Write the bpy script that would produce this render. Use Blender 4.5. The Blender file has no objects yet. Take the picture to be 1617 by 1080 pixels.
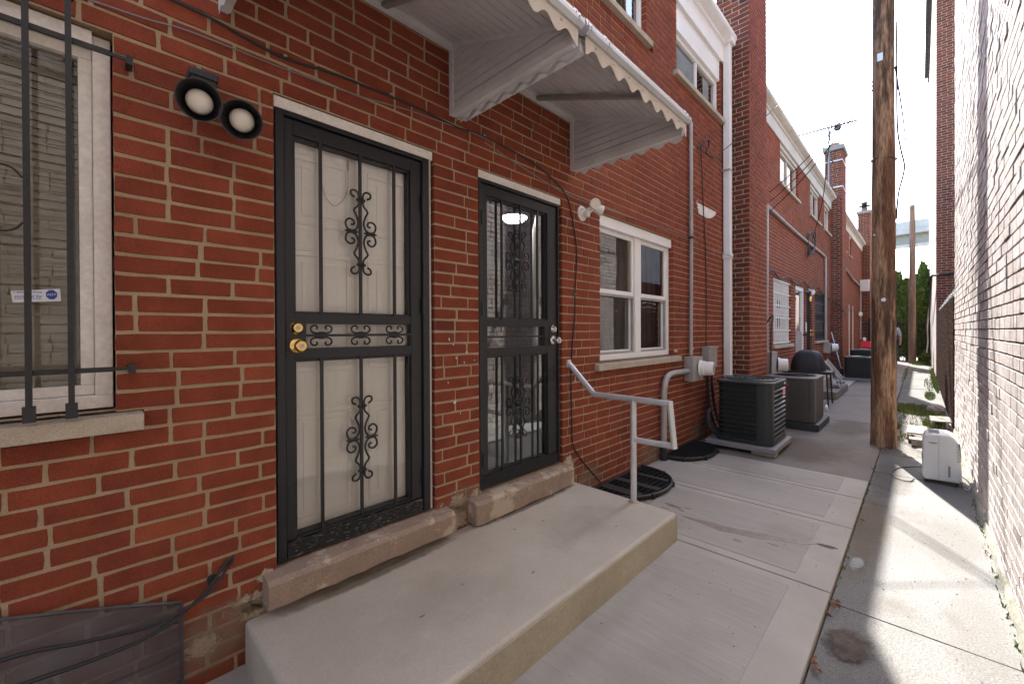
import bpy, math, random
from mathutils import Vector, Matrix
R0 = random.Random(7)
rad = math.radians
S = bpy.context.scene
COL = S.collection
# ------------------------------------------------------------------ camera
H = 1.34                                    # eye height above the new slab
CAMP = Vector((0, -1.9557, H))
FPX = 656.46
def cam_axes():
    yaw, pit, rol = rad(44.476), rad(0.2884), rad(-0.2681)
    F = Vector((math.cos(yaw) * math.cos(pit), math.sin(yaw) * math.cos(pit), -math.sin(pit)))
    Rv = Vector((math.sin(yaw), -math.cos(yaw), 0)); U = Rv.cross(F)
    return F, Rv * math.cos(rol) + U * math.sin(rol), U * math.cos(rol) - Rv * math.sin(rol)
CF, CR, CU = cam_axes()
cd = bpy.data.cameras.new('camera'); cam = bpy.data.objects.new('camera', cd); COL.objects.link(cam)
cam.matrix_world = Matrix(((CR.x, CU.x, -CF.x, CAMP.x), (CR.y, CU.y, -CF.y, CAMP.y), (CR.z, CU.z, -CF.z, CAMP.z), (0, 0, 0, 1)))
cd.sensor_width = 36; cd.lens = 36 * FPX / 1617; cd.shift_y = -12 / 1617; cd.clip_start = 0.02; cd.clip_end = 3000
S.camera = cam
# ------------------------------------------------------------------ light
SUN_TRAVEL = Vector((-0.953, -0.303, -math.tan(rad(44.9)))).normalized()
W = bpy.data.worlds.new('World'); S.world = W; W.use_nodes = True
wn = W.node_tree.nodes; wl = W.node_tree.links
sky = wn.new('ShaderNodeTexSky'); sky.sky_type = 'NISHITA'; sky.sun_disc = False
sky.sun_elevation = rad(44.9)
sd = -SUN_TRAVEL
sky.sun_rotation = math.atan2(sd.x, sd.y)
sky.air_density = 1.0; sky.dust_density = 1.5; sky.ozone_density = 1.0
wn['Background'].inputs['Strength'].default_value = 0.15
wl.new(sky.outputs[0], wn['Background'].inputs['Color'])
sl = bpy.data.lights.new('sun', 'SUN'); sl.energy = 3.2; sl.angle = rad(0.53); sl.color = (1.0, 0.985, 0.955)
sun = bpy.data.objects.new('sun', sl); COL.objects.link(sun)
sun.rotation_euler = SUN_TRAVEL.to_track_quat('-Z', 'Y').to_euler()
S.view_settings.view_transform = 'Standard'; S.view_settings.look = 'None'
S.view_settings.exposure = 2.65; S.view_settings.gamma = 1.0
S.view_settings.use_curve_mapping = False
# ------------------------------------------------------------------ materials
def nodes_of(name):
    m = bpy.data.materials.new(name); m.use_nodes = True
    return m, m.node_tree.nodes, m.node_tree.links
def N(nt, t, **kw):
    n = nt.new(t)
    for k, v in kw.items():
        if k in n.inputs.keys(): n.inputs[k].default_value = v
        else: setattr(n, k, v)
    return n
def c4(c): return (c[0], c[1], c[2], 1.0)
def mat(name, col, rough=0.7, metal=0.0, col2=None, ns=6.0, lo=0.35, hi=0.65, grain=0.15, gs=120.0, bump=0.15, bs=None,
        stretch=(1, 1, 1), spec=0.4, emit=None, estr=0.0, dirt=None, ds=2.0, dlo=0.5, dhi=0.75, dist=0.004):
    """base colour blended to col2 by a broad noise, fine grain on top, optional dirt blotches, noise bump"""
    m, n, l = nodes_of(name); b = n['Principled BSDF']
    g = N(n, 'ShaderNodeNewGeometry'); mp = N(n, 'ShaderNodeMapping'); mp.inputs['Scale'].default_value = stretch
    l.new(g.outputs['Position'], mp.inputs['Vector'])
    def noise(sc, det=6.0, ro=0.6):
        t = N(n, 'ShaderNodeTexNoise', Scale=sc, Detail=det, Roughness=ro); l.new(mp.outputs[0], t.inputs['Vector']); return t
    def mix(blend, fac, a, bb):
        x = n.new('ShaderNodeMix'); x.data_type = 'RGBA'; x.blend_type = blend
        for s, v in ((0, fac), (6, a), (7, bb)):
            if hasattr(v, 'links') or hasattr(v, 'is_output'): l.new(v, x.inputs[s])
            else: x.inputs[s].default_value = v
        return x.outputs[2]
    def ramp(src, a, z, c0=0.0, c1=1.0):
        r = n.new('ShaderNodeMapRange'); r.inputs[1].default_value = a; r.inputs[2].default_value = z
        r.inputs[3].default_value = c0; r.inputs[4].default_value = c1; l.new(src, r.inputs[0]); return r.outputs[0]
    cur = c4(col)
    if col2: cur = mix('MIX', ramp(noise(ns).outputs['Fac'], lo, hi), c4(col), c4(col2))
    if grain > 0: 
        gr = ramp(noise(gs, 3.0).outputs['Fac'], 0.3, 0.7, 1 - grain, 1 + grain)
        cc = n.new('ShaderNodeCombineColor')
        for i in range(3): l.new(gr, cc.inputs[i])
        cur = mix('MULTIPLY', 1.0, cur, cc.outputs[0])
    if dirt: cur = mix('MIX', ramp(noise(ds, 8.0, 0.7).outputs['Fac'], dlo, dhi), cur, c4(dirt))
    if isinstance(cur, tuple): b.inputs['Base Color'].default_value = cur
    else: l.new(cur, b.inputs['Base Color'])
    b.inputs['Roughness'].default_value = rough; b.inputs['Metallic'].default_value = metal
    b.inputs['Specular IOR Level'].default_value = spec
    if emit: b.inputs['Emission Color'].default_value = c4(emit); b.inputs['Emission Strength'].default_value = estr
    if bump > 0:
        bp = N(n, 'ShaderNodeBump', Strength=bump, Distance=dist); l.new(noise(bs or gs, 6.0, 0.65).outputs['Fac'], bp.inputs['Height'])
        l.new(bp.outputs[0], b.inputs['Normal'])
    return m
def brick_mat(name, stops, use_attr, wash=None, wlo=0.45, whi=0.6, wscale=1.3, grain=0.28):
    m, n, l = nodes_of(name); b = n['Principled BSDF']
    g = N(n, 'ShaderNodeNewGeometry')
    if use_attr:
        a = N(n, 'ShaderNodeAttribute', attribute_name='rnd'); src = a.outputs['Fac']
    else:
        a = N(n, 'ShaderNodeObjectInfo'); sp = n.new('ShaderNodeSeparateColor'); l.new(a.outputs['Color'], sp.inputs[0]); src = sp.outputs[0]
    r = n.new('ShaderNodeValToRGB'); l.new(src, r.inputs[0])
    e = r.color_ramp.elements
    while len(e) < len(stops): e.new(0.5)
    for i, (p, c) in enumerate(stops): e[i].position = p; e[i].color = c4(c)
    def noise(sc, det=6.0, ro=0.65):
        t = N(n, 'ShaderNodeTexNoise', Scale=sc, Detail=det, Roughness=ro); l.new(g.outputs['Position'], t.inputs['Vector']); return t.outputs['Fac']
    def rng(s, a0, a1, b0, b1):
        q = n.new('ShaderNodeMapRange'); l.new(s, q.inputs[0])
        for i, v in enumerate((a0, a1, b0, b1)): q.inputs[i + 1].default_value = v
        return q.outputs[0]
    def mul(cin, f):
        x = n.new('ShaderNodeVectorMath'); x.operation = 'SCALE'; l.new(cin, x.inputs[0]); l.new(f, x.inputs['Scale']); return x.outputs[0]
    c = mul(r.outputs[0], rng(noise(170, 4), 0.3, 0.72, 1 + grain, 1 - grain))
    c = mul(c, rng(noise(9, 5), 0.3, 0.7, 0.82, 1.18))
    c = mul(c, rng(noise(1.1, 3), 0.3, 0.7, 0.86, 1.12))
    # dark pores
    c = mul(c, rng(noise(420, 2), 0.30, 0.40, 0.55, 1.0))
    def mixto(cin, f, col):
        x = n.new('ShaderNodeMix'); x.data_type = 'RGBA'; l.new(f, x.inputs[0]); l.new(cin, x.inputs[6]); x.inputs[7].default_value = c4(col); return x.outputs[2]
    c = mixto(c, rng(noise(38, 6, 0.75), 0.70, 0.80, 0, 0.3), (0.36, 0.29, 0.23))      # lime specks and smears
    if wash:
        c = mixto(c, rng(noise(wscale, 9, 0.75), wlo, whi, 0.0, 0.55), wash)
        c = mixto(c, rng(noise(23, 6, 0.7), 0.50, 0.66, 0.0, 0.5), wash)
    l.new(c, b.inputs['Base Color']); b.inputs['Roughness'].default_value = 0.88; b.inputs['Specular IOR Level'].default_value = 0.25
    bp = N(n, 'ShaderNodeBump', Strength=0.55, Distance=0.003); l.new(noise(240, 6, 0.7), bp.inputs['Height']); l.new(bp.outputs[0], b.inputs['Normal'])
    return m
def glass_mat(name, tint=(0.9, 0.93, 0.92), boost=1.7, rough=0.0):
    m, n, l = nodes_of(name); n.remove(n['Principled BSDF']); out = n['Material Output']
    t = n.new('ShaderNodeBsdfTransparent'); t.inputs[0].default_value = c4(tint)
    gl = n.new('ShaderNodeBsdfGlossy'); gl.inputs['Roughness'].default_value = rough
    fr = N(n, 'ShaderNodeFresnel', IOR=1.5); mu = N(n, 'ShaderNodeMath', operation='MULTIPLY'); mu.inputs[1].default_value = boost; mu.use_clamp = True
    l.new(fr.outputs[0], mu.inputs[0]); mx = n.new('ShaderNodeMixShader'); l.new(mu.outputs[0], mx.inputs[0]); l.new(t.outputs[0], mx.inputs[1]); l.new(gl.outputs[0], mx.inputs[2])
    l.new(mx.outputs[0], out.inputs['Surface'])
    # faint waviness of old panes
    g = N(n, 'ShaderNodeNewGeometry'); tx = N(n, 'ShaderNodeTexNoise', Scale=5.0, Detail=1.0); l.new(g.outputs['Position'], tx.inputs['Vector'])
    bp = N(n, 'ShaderNodeBump', Strength=0.06, Distance=0.004); l.new(tx.outputs['Fac'], bp.inputs['Height']); l.new(bp.outputs[0], gl.inputs['Normal'])
    return m
RED = [(0.0, (0.140, 0.036, 0.023)), (0.2, (0.185, 0.042, 0.022)), (0.5, (0.213, 0.048, 0.024)), (0.8, (0.238, 0.056, 0.026)), (1.0, (0.268, 0.069, 0.030))]
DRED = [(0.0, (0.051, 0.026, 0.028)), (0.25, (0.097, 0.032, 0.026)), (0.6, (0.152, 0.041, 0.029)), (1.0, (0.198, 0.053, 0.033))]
TAN = [(0.0, (0.25, 0.19, 0.17)), (0.3, (0.39, 0.322, 0.29)), (0.7, (0.485, 0.415, 0.378)), (1.0, (0.57, 0.51, 0.475))]
BRK_O, BRK_A = brick_mat('brick_red', RED, False), brick_mat('brick_red_joined', RED, True)
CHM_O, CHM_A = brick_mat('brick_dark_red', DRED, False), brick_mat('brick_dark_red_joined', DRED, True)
WSH = (0.66, 0.645, 0.62)
TAN_O, TAN_A = brick_mat('brick_tan', TAN, False, WSH, 0.50, 0.66), brick_mat('brick_tan_joined', TAN, True, WSH, 0.50, 0.66)
MORTAR = mat('mortar', (0.43, 0.32, 0.205), 0.95, col2=(0.345, 0.255, 0.16), ns=5, grain=0.22, gs=260, bump=0.6, bs=300, spec=0.2, dist=0.003)
MORTW = mat('mortar_pale', (0.46, 0.41, 0.36), 0.95, col2=(0.30, 0.255, 0.22), ns=5, grain=0.25, gs=200, bump=0.6, bs=220, spec=0.2)
STUCCO = mat('stucco_pale', (0.40, 0.34, 0.31), 0.95, col2=(0.31, 0.25, 0.225), ns=2, grain=0.2, gs=60, bump=0.4, bs=80)
WHITE = mat('white_paint', (0.78, 0.74, 0.68), 0.5, col2=(0.70, 0.65, 0.58), ns=3, grain=0.05, bump=0.05)
VINYL = mat('white_vinyl', (0.83, 0.81, 0.78), 0.4, col2=(0.77, 0.74, 0.70), ns=3, grain=0.03, bump=0.0)
DIRTY = mat('white_paint_dirty', (0.80, 0.75, 0.68), 0.55, col2=(0.72, 0.66, 0.58), ns=5, grain=0.1, gs=60, bump=0.1, dirt=(0.40, 0.34, 0.28), ds=14, dlo=0.66, dhi=0.80)
BLACK = mat('black_enamel', (0.018, 0.018, 0.019), 0.38, grain=0.2, gs=80, bump=0.05, dirt=(0.06, 0.045, 0.035), ds=9, dlo=0.62, dhi=0.8)
KICK = mat('black_scuffed', (0.016, 0.016, 0.017), 0.5, col2=(0.34, 0.32, 0.30), ns=70, lo=0.57, hi=0.68, grain=0.2, bump=0.3, bs=60, stretch=(0.6, 1, 2.2))
INNER = mat('inner_door_white', (0.87, 0.82, 0.75), 0.45, grain=0.02, bump=0.02)
BRASS = mat('brass', (0.80, 0.56, 0.20), 0.18, 1.0, grain=0.05, bump=0)
STEEL = mat('steel_knob', (0.62, 0.58, 0.54), 0.22, 1.0, grain=0.05, bump=0)
GLASS = glass_mat('glass_clear', (0.96, 0.97, 0.96), 2.0)
GLASS2 = glass_mat('glass_reflective', (0.66, 0.70, 0.68), 5.5)
GLASSL = glass_mat('glass_left', (0.84, 0.84, 0.80), 2.0)
GLASSW = glass_mat('glass_window', (0.78, 0.80, 0.78), 2.4)
STONE = mat('limestone', (0.47, 0.40, 0.31), 0.9, col2=(0.38, 0.31, 0.23), ns=9, grain=0.2, gs=180, bump=0.4, bs=160, dirt=(0.30, 0.20, 0.10), ds=5, dlo=0.62, dhi=0.8)
THRESH = mat('threshold_stone', (0.33, 0.24, 0.175), 0.92, col2=(0.27, 0.195, 0.145), ns=14, grain=0.25, gs=200, bump=0.5, bs=160, dirt=(0.46, 0.37, 0.27), ds=4.5, dlo=0.53, dhi=0.58)
CONC = mat('concrete_smooth', (0.378, 0.342, 0.292), 0.8, col2=(0.320, 0.286, 0.240), ns=2.2, grain=0.10, gs=240, bump=0.12, bs=200, dirt=(0.29, 0.25, 0.215), ds=1.6, dlo=0.58, dhi=0.8)
BROOM = mat('concrete_broomed', (0.335, 0.304, 0.264), 0.9, col2=(0.300, 0.270, 0.232), ns=2.5, grain=0.07, gs=70, bump=0.22, bs=70, stretch=(1, 0.06, 1), dist=0.003)
STOOP = mat('concrete_stoop', (0.475, 0.418, 0.342), 0.82, col2=(0.40, 0.348, 0.278), ns=2.2, grain=0.09, gs=160, bump=0.15, bs=120, dirt=(0.39, 0.335, 0.265), ds=3.2, dlo=0.57, dhi=0.80)
RISER = mat('concrete_riser', (0.42, 0.36, 0.255), 0.85, col2=(0.35, 0.30, 0.21), ns=3, grain=0.12, gs=100, bump=0.2, bs=90)
OLD = mat('concrete_old', (0.20, 0.173, 0.147), 0.92, col2=(0.16, 0.137, 0.115), ns=1.7, grain=0.28, gs=150, bump=0.45, bs=150, dirt=(0.165, 0.13, 0.105), ds=2.4, dlo=0.56, dhi=0.78)
OLDL = mat('concrete_old_pale', (0.172, 0.164, 0.151), 0.92, col2=(0.146, 0.137, 0.123), ns=1.3, grain=0.38, gs=130, bump=0.5, bs=140, dirt=(0.105, 0.091, 0.075), ds=2.0, dlo=0.58, dhi=0.78)
DIRT = mat('dirt', (0.115, 0.098, 0.080), 0.97, col2=(0.165, 0.148, 0.128), ns=5, grain=0.4, gs=60, bump=0.9, bs=45, dist=0.012)
WET = mat('wet_concrete', (0.17, 0.135, 0.11), 0.45, col2=(0.22, 0.18, 0.15), ns=20, grain=0.15, bump=0.05)
WATER = mat('puddle', (0.11, 0.095, 0.085), 0.08, grain=0.1, bump=0.02)
ALUM = mat('aluminium_grey', (0.66, 0.645, 0.63), 0.42, 0.55, col2=(0.56, 0.545, 0.53), ns=8, grain=0.08, bump=0.03)
CONDUIT = mat('conduit_grey', (0.42, 0.39, 0.36), 0.5, 0.3, col2=(0.34, 0.31, 0.28), ns=6, grain=0.1, bump=0.05)
AWN = mat('awning_white', (0.66, 0.64, 0.635), 0.5, col2=(0.58, 0.56, 0.55), ns=4, grain=0.05, bump=0.03, dirt=(0.30, 0.28, 0.265), ds=8, dlo=0.60, dhi=0.80)
AWNF = mat('awning_front', (0.60, 0.54, 0.46), 0.5, col2=(0.50, 0.44, 0.37), ns=5, grain=0.06, bump=0.03, dirt=(0.30, 0.24, 0.19), ds=16, dlo=0.62, dhi=0.80)
AWNT = mat('awning_metal', (0.50, 0.50, 0.51), 0.34, 0.85, grain=0.05, bump=0.03)
RUBBER = mat('black_cable', (0.022, 0.021, 0.022), 0.55, grain=0.1, bump=0)
GREYC = mat('grey_cable', (0.22, 0.20, 0.19), 0.6, grain=0.1, bump=0)
BRONZE = mat('bronze_fixture', (0.035, 0.034, 0.038), 0.5, col2=(0.07, 0.055, 0.045), ns=20, lo=0.5, hi=0.75, grain=0.2, bump=0.1)
BULB = mat('frosted_bulb', (0.74, 0.68, 0.58), 0.3, grain=0.02, bump=0)
PLASW = mat('white_plastic', (0.78, 0.74, 0.68), 0.4, col2=(0.72, 0.67, 0.61), ns=3, grain=0.03, bump=0)
DEHUM = mat('dehumidifier_plastic', (0.70, 0.66, 0.61), 0.42, col2=(0.64, 0.60, 0.55), ns=3, grain=0.04, bump=0.02)
DARKP = mat('dark_plastic', (0.03, 0.03, 0.032), 0.5, grain=0.1, bump=0)
ACG = mat('unit_dark_green_grey', (0.034, 0.037, 0.036), 0.36, 0.25, grain=0.1, bump=0.02)
ACK = mat('unit_core_black', (0.012, 0.013, 0.014), 0.7, grain=0.1, bump=0)
ACE = mat('unit_louver_edge', (0.20, 0.20, 0.19), 0.35, 0.3, grain=0.05, bump=0)
ACB = mat('unit_brown_grey', (0.098, 0.082, 0.071), 0.5, 0.2, grain=0.08, bump=0.02)
ACBD = mat('unit_brown_dark', (0.045, 0.037, 0.032), 0.6, grain=0.08, bump=0)
PADG = mat('plastic_pad', (0.24, 0.22, 0.22), 0.7, grain=0.1, bump=0.05)
COVER = mat('grill_cover', (0.016, 0.016, 0.018), 0.6, grain=0.2, gs=40, bump=0.3, bs=14, dist=0.02)
REDL = mat('red_label', (0.62, 0.045, 0.03), 0.4, grain=0.02, bump=0)
PINK = mat('pink_plastic', (0.75, 0.03, 0.06), 0.45, grain=0.05, bump=0)
BLUE = mat('blue_print', (0.035, 0.06, 0.32), 0.5, grain=0, bump=0)
STICK = mat('sticker_white', (0.70, 0.72, 0.72), 0.5, grain=0, bump=0)
WOOD = mat('pole_wood', (0.34, 0.20, 0.112), 0.9, col2=(0.145, 0.066, 0.033), ns=2.4, lo=0.46, hi=0.56, grain=0.6, gs=30, bump=0.9, bs=26, stretch=(2.6, 2.6, 0.32), dirt=(0.065, 0.036, 0.022), ds=1.6, dlo=0.50, dhi=0.57, dist=0.012)
WOODF = mat('far_pole_wood', (0.34, 0.22, 0.15), 0.9, col2=(0.22, 0.13, 0.085), ns=3, grain=0.3, gs=20, bump=0.5, bs=20, stretch=(3, 3, 0.3))
PALLET = mat('weathered_wood', (0.34, 0.29, 0.225), 0.9, col2=(0.23, 0.185, 0.14), ns=6, grain=0.3, gs=60, bump=0.4, bs=40, stretch=(1, 5, 1))
ROCK = mat('rock', (0.25, 0.21, 0.18), 0.95, col2=(0.17, 0.14, 0.12), ns=12, grain=0.3, bump=0.6, bs=40)
GRATE = mat('grate_black', (0.020, 0.020, 0.021), 0.5, 0.3, grain=0.2, bump=0.1)
WELLD = mat('well_dirt', (0.10, 0.07, 0.05), 0.95, col2=(0.05, 0.035, 0.025), ns=15, grain=0.4, gs=60, bump=0.8, bs=40)
LEAFB = mat('dry_leaf', (0.20, 0.075, 0.03), 0.8, grain=0.3, bump=0)
GRASSM = mat('grass_blade', (0.10, 0.15, 0.03), 0.7, col2=(0.19, 0.21, 0.06), ns=8, grain=0.2, bump=0)
ARBOR = mat('arborvitae_leaf', (0.06, 0.115, 0.022), 0.75, col2=(0.16, 0.22, 0.045), ns=7, grain=0.3, gs=20, bump=0)
LEAFG = mat('leaf_yellow_green', (0.13, 0.17, 0.03), 0.7, col2=(0.20, 0.22, 0.05), ns=4, grain=0.2, bump=0)
BARK = mat('bark', (0.09, 0.06, 0.04), 0.9, grain=0.3, bump=0.4)
DARKIN = mat('dark_interior', (0.035, 0.032, 0.03), 0.9, grain=0.1, bump=0)
HALL = mat('hall_wall', (0.17, 0.175, 0.175), 0.8, grain=0.03, bump=0)
CURTD = mat('curtain_grey', (0.10, 0.095, 0.095), 0.9, col2=(0.17, 0.16, 0.155), ns=9, grain=0.05, bump=0.1, stretch=(6, 1, 0.05))
CURTW = mat('curtain_white', (0.55, 0.53, 0.49), 0.9, grain=0.03, bump=0)
BLIND = mat('blind_slat', (0.56, 0.52, 0.44), 0.6, grain=0.05, bump=0)
LAMP = mat('lamp_glow', (0.9, 0.88, 0.85), 0.5, emit=(1.0, 0.93, 0.86), estr=7.0, grain=0, bump=0)
RIMM = mat('lamp_rim', (0.4, 0.4, 0.4), 0.3, 0.8, grain=0, bump=0)
PATCH = mat('white_patch', (0.74, 0.71, 0.66), 0.8, col2=(0.66, 0.62, 0.57), ns=10, grain=0.06, bump=0.05)
PLASTER = mat('plaster_remnant', (0.52, 0.44, 0.335), 0.95, col2=(0.42, 0.335, 0.25), ns=22, grain=0.25, gs=140, bump=0.8, bs=90)
ROOFM = mat('roof_tar', (0.06, 0.058, 0.055), 0.9, grain=0.2, bump=0.2)
CORN = mat('cornice_cream', (0.60, 0.55, 0.48), 0.6, col2=(0.50, 0.45, 0.38), ns=3, grain=0.08, bump=0.05, dirt=(0.22, 0.18, 0.14), ds=2.2, dlo=0.60, dhi=0.8)
CAPM = mat('chimney_cap', (0.27, 0.27, 0.25), 0.9, grain=0.2, bump=0.3)
CLAYP = mat('clay_pot', (0.30, 0.15, 0.10), 0.9, grain=0.2, bump=0.2)
GRILLEW = mat('white_grille', (0.72, 0.70, 0.64), 0.6, grain=0.05, bump=0)
VIAD = mat('viaduct_concrete', (0.45, 0.43, 0.40), 0.9, col2=(0.38, 0.36, 0.33), ns=0.3, grain=0.1, gs=3, bump=0)
VIADD = mat('viaduct_girder', (0.25, 0.245, 0.23), 0.9, grain=0.1, gs=3, bump=0)
FENCEM = mat('chain_link', (0.035, 0.022, 0.017), 1.0, 0.0, spec=0.0, col2=(0.11, 0.08, 0.065), ns=22, lo=0.5, hi=0.6, grain=0.3, gs=40, bump=0)
IRON = mat('dark_iron', (0.03, 0.03, 0.033), 0.5, 0.4, grain=0.1, bump=0)
ANT = mat('antenna_metal', (0.16, 0.16, 0.17), 0.5, 0.5, grain=0.05, bump=0)
SKIN = mat('skin', (0.42, 0.24, 0.17), 0.6, grain=0.05, bump=0)
SHIRT = mat('grey_shirt', (0.45, 0.46, 0.48), 0.9, grain=0.1, bump=0)
TROUS = mat('dark_trousers', (0.05, 0.055, 0.07), 0.9, grain=0.1, bump=0)
HAIR = mat('dark_hair', (0.03, 0.022, 0.017), 0.7, grain=0.1, bump=0)
GREENH = mat('green_hose', (0.03, 0.17, 0.09), 0.5, grain=0.05, bump=0)
GROUNDM = mat('ground_earth', (0.24, 0.20, 0.155), 0.97, col2=(0.31, 0.27, 0.21), ns=0.8, grain=0.3, gs=30, bump=0.5, bs=20)
def plastic_cover():
    m, n, l = nodes_of('clear_plastic'); b = n['Principled BSDF']; out = n['Material Output']
    b.inputs['Base Color'].default_value = (0.125, 0.120, 0.125, 1); b.inputs['Roughness'].default_value = 0.22
    t = n.new('ShaderNodeBsdfTransparent'); t.inputs[0].default_value = (0.70, 0.68, 0.69, 1)
    g = N(n, 'ShaderNodeNewGeometry'); tx = N(n, 'ShaderNodeTexNoise', Scale=6.0, Detail=7.0, Roughness=0.7); l.new(g.outputs['Position'], tx.inputs['Vector'])
    r = n.new('ShaderNodeMapRange'); l.new(tx.outputs['Fac'], r.inputs[0])
    for i, v in enumerate((0.3, 0.72, 0.28, 0.72)): r.inputs[i + 1].default_value = v
    mx = n.new('ShaderNodeMixShader'); l.new(r.outputs[0], mx.inputs[0]); l.new(t.outputs[0], mx.inputs[1]); l.new(b.outputs[0], mx.inputs[2]); l.new(mx.outputs[0], out.inputs['Surface'])
    return m
CLEARP = plastic_cover()
def decal(name, col, rough=0.9, amount=1.0, ns=14.0, edge=2.2, jag=2.2, col2=None, flat=(2, 2, 0)):
    """thin stain film whose ragged rim fades out; the sheet itself carries the shape"""
    m = mat(name, col, rough, col2=col2, ns=ns * 1.3, grain=0.25, gs=90, bump=0.2)
    n = m.node_tree.nodes; l = m.node_tree.links; b = n['Principled BSDF']; out = n['Material Output']
    tc = n.new('ShaderNodeTexCoord'); v = n.new('ShaderNodeVectorMath'); v.operation = 'SUBTRACT'; v.inputs[1].default_value = (0.5, 0.5, 0.5); l.new(tc.outputs['Generated'], v.inputs[0])
    f = n.new('ShaderNodeVectorMath'); f.operation = 'MULTIPLY'; f.inputs[1].default_value = flat; l.new(v.outputs[0], f.inputs[0])
    ln = n.new('ShaderNodeVectorMath'); ln.operation = 'LENGTH'; l.new(f.outputs[0], ln.inputs[0])
    g = n.new('ShaderNodeNewGeometry'); t = N(n, 'ShaderNodeTexNoise', Scale=ns, Detail=8.0, Roughness=0.72); l.new(g.outputs['Position'], t.inputs['Vector'])
    a = N(n, 'ShaderNodeMath', operation='MULTIPLY_ADD'); a.inputs[1].default_value = -edge; a.inputs[2].default_value = edge * 0.86 - 0.5 * jag; l.new(ln.outputs['Value'], a.inputs[0])
    c = N(n, 'ShaderNodeMath', operation='MULTIPLY_ADD'); c.inputs[1].default_value = jag; l.new(t.outputs['Fac'], c.inputs[0]); l.new(a.outputs[0], c.inputs[2])
    d = N(n, 'ShaderNodeMath', operation='MULTIPLY'); d.use_clamp = False; cl = n.new('ShaderNodeClamp'); l.new(c.outputs[0], cl.inputs[0]); l.new(cl.outputs[0], d.inputs[0]); d.inputs[1].default_value = amount
    tr = n.new('ShaderNodeBsdfTransparent'); mx = n.new('ShaderNodeMixShader'); l.new(d.outputs[0], mx.inputs[0]); l.new(tr.outputs[0], mx.inputs[1]); l.new(b.outputs[0], mx.inputs[2]); l.new(mx.outputs[0], out.inputs['Surface'])
    return m
OLDF = mat('concrete_far_path', (0.135, 0.126, 0.112), 0.95, col2=(0.10, 0.09, 0.077), ns=1.8, grain=0.3, gs=60, bump=0.5, bs=60, dirt=(0.075, 0.062, 0.048), ds=1.4, dlo=0.52, dhi=0.7)
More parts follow.
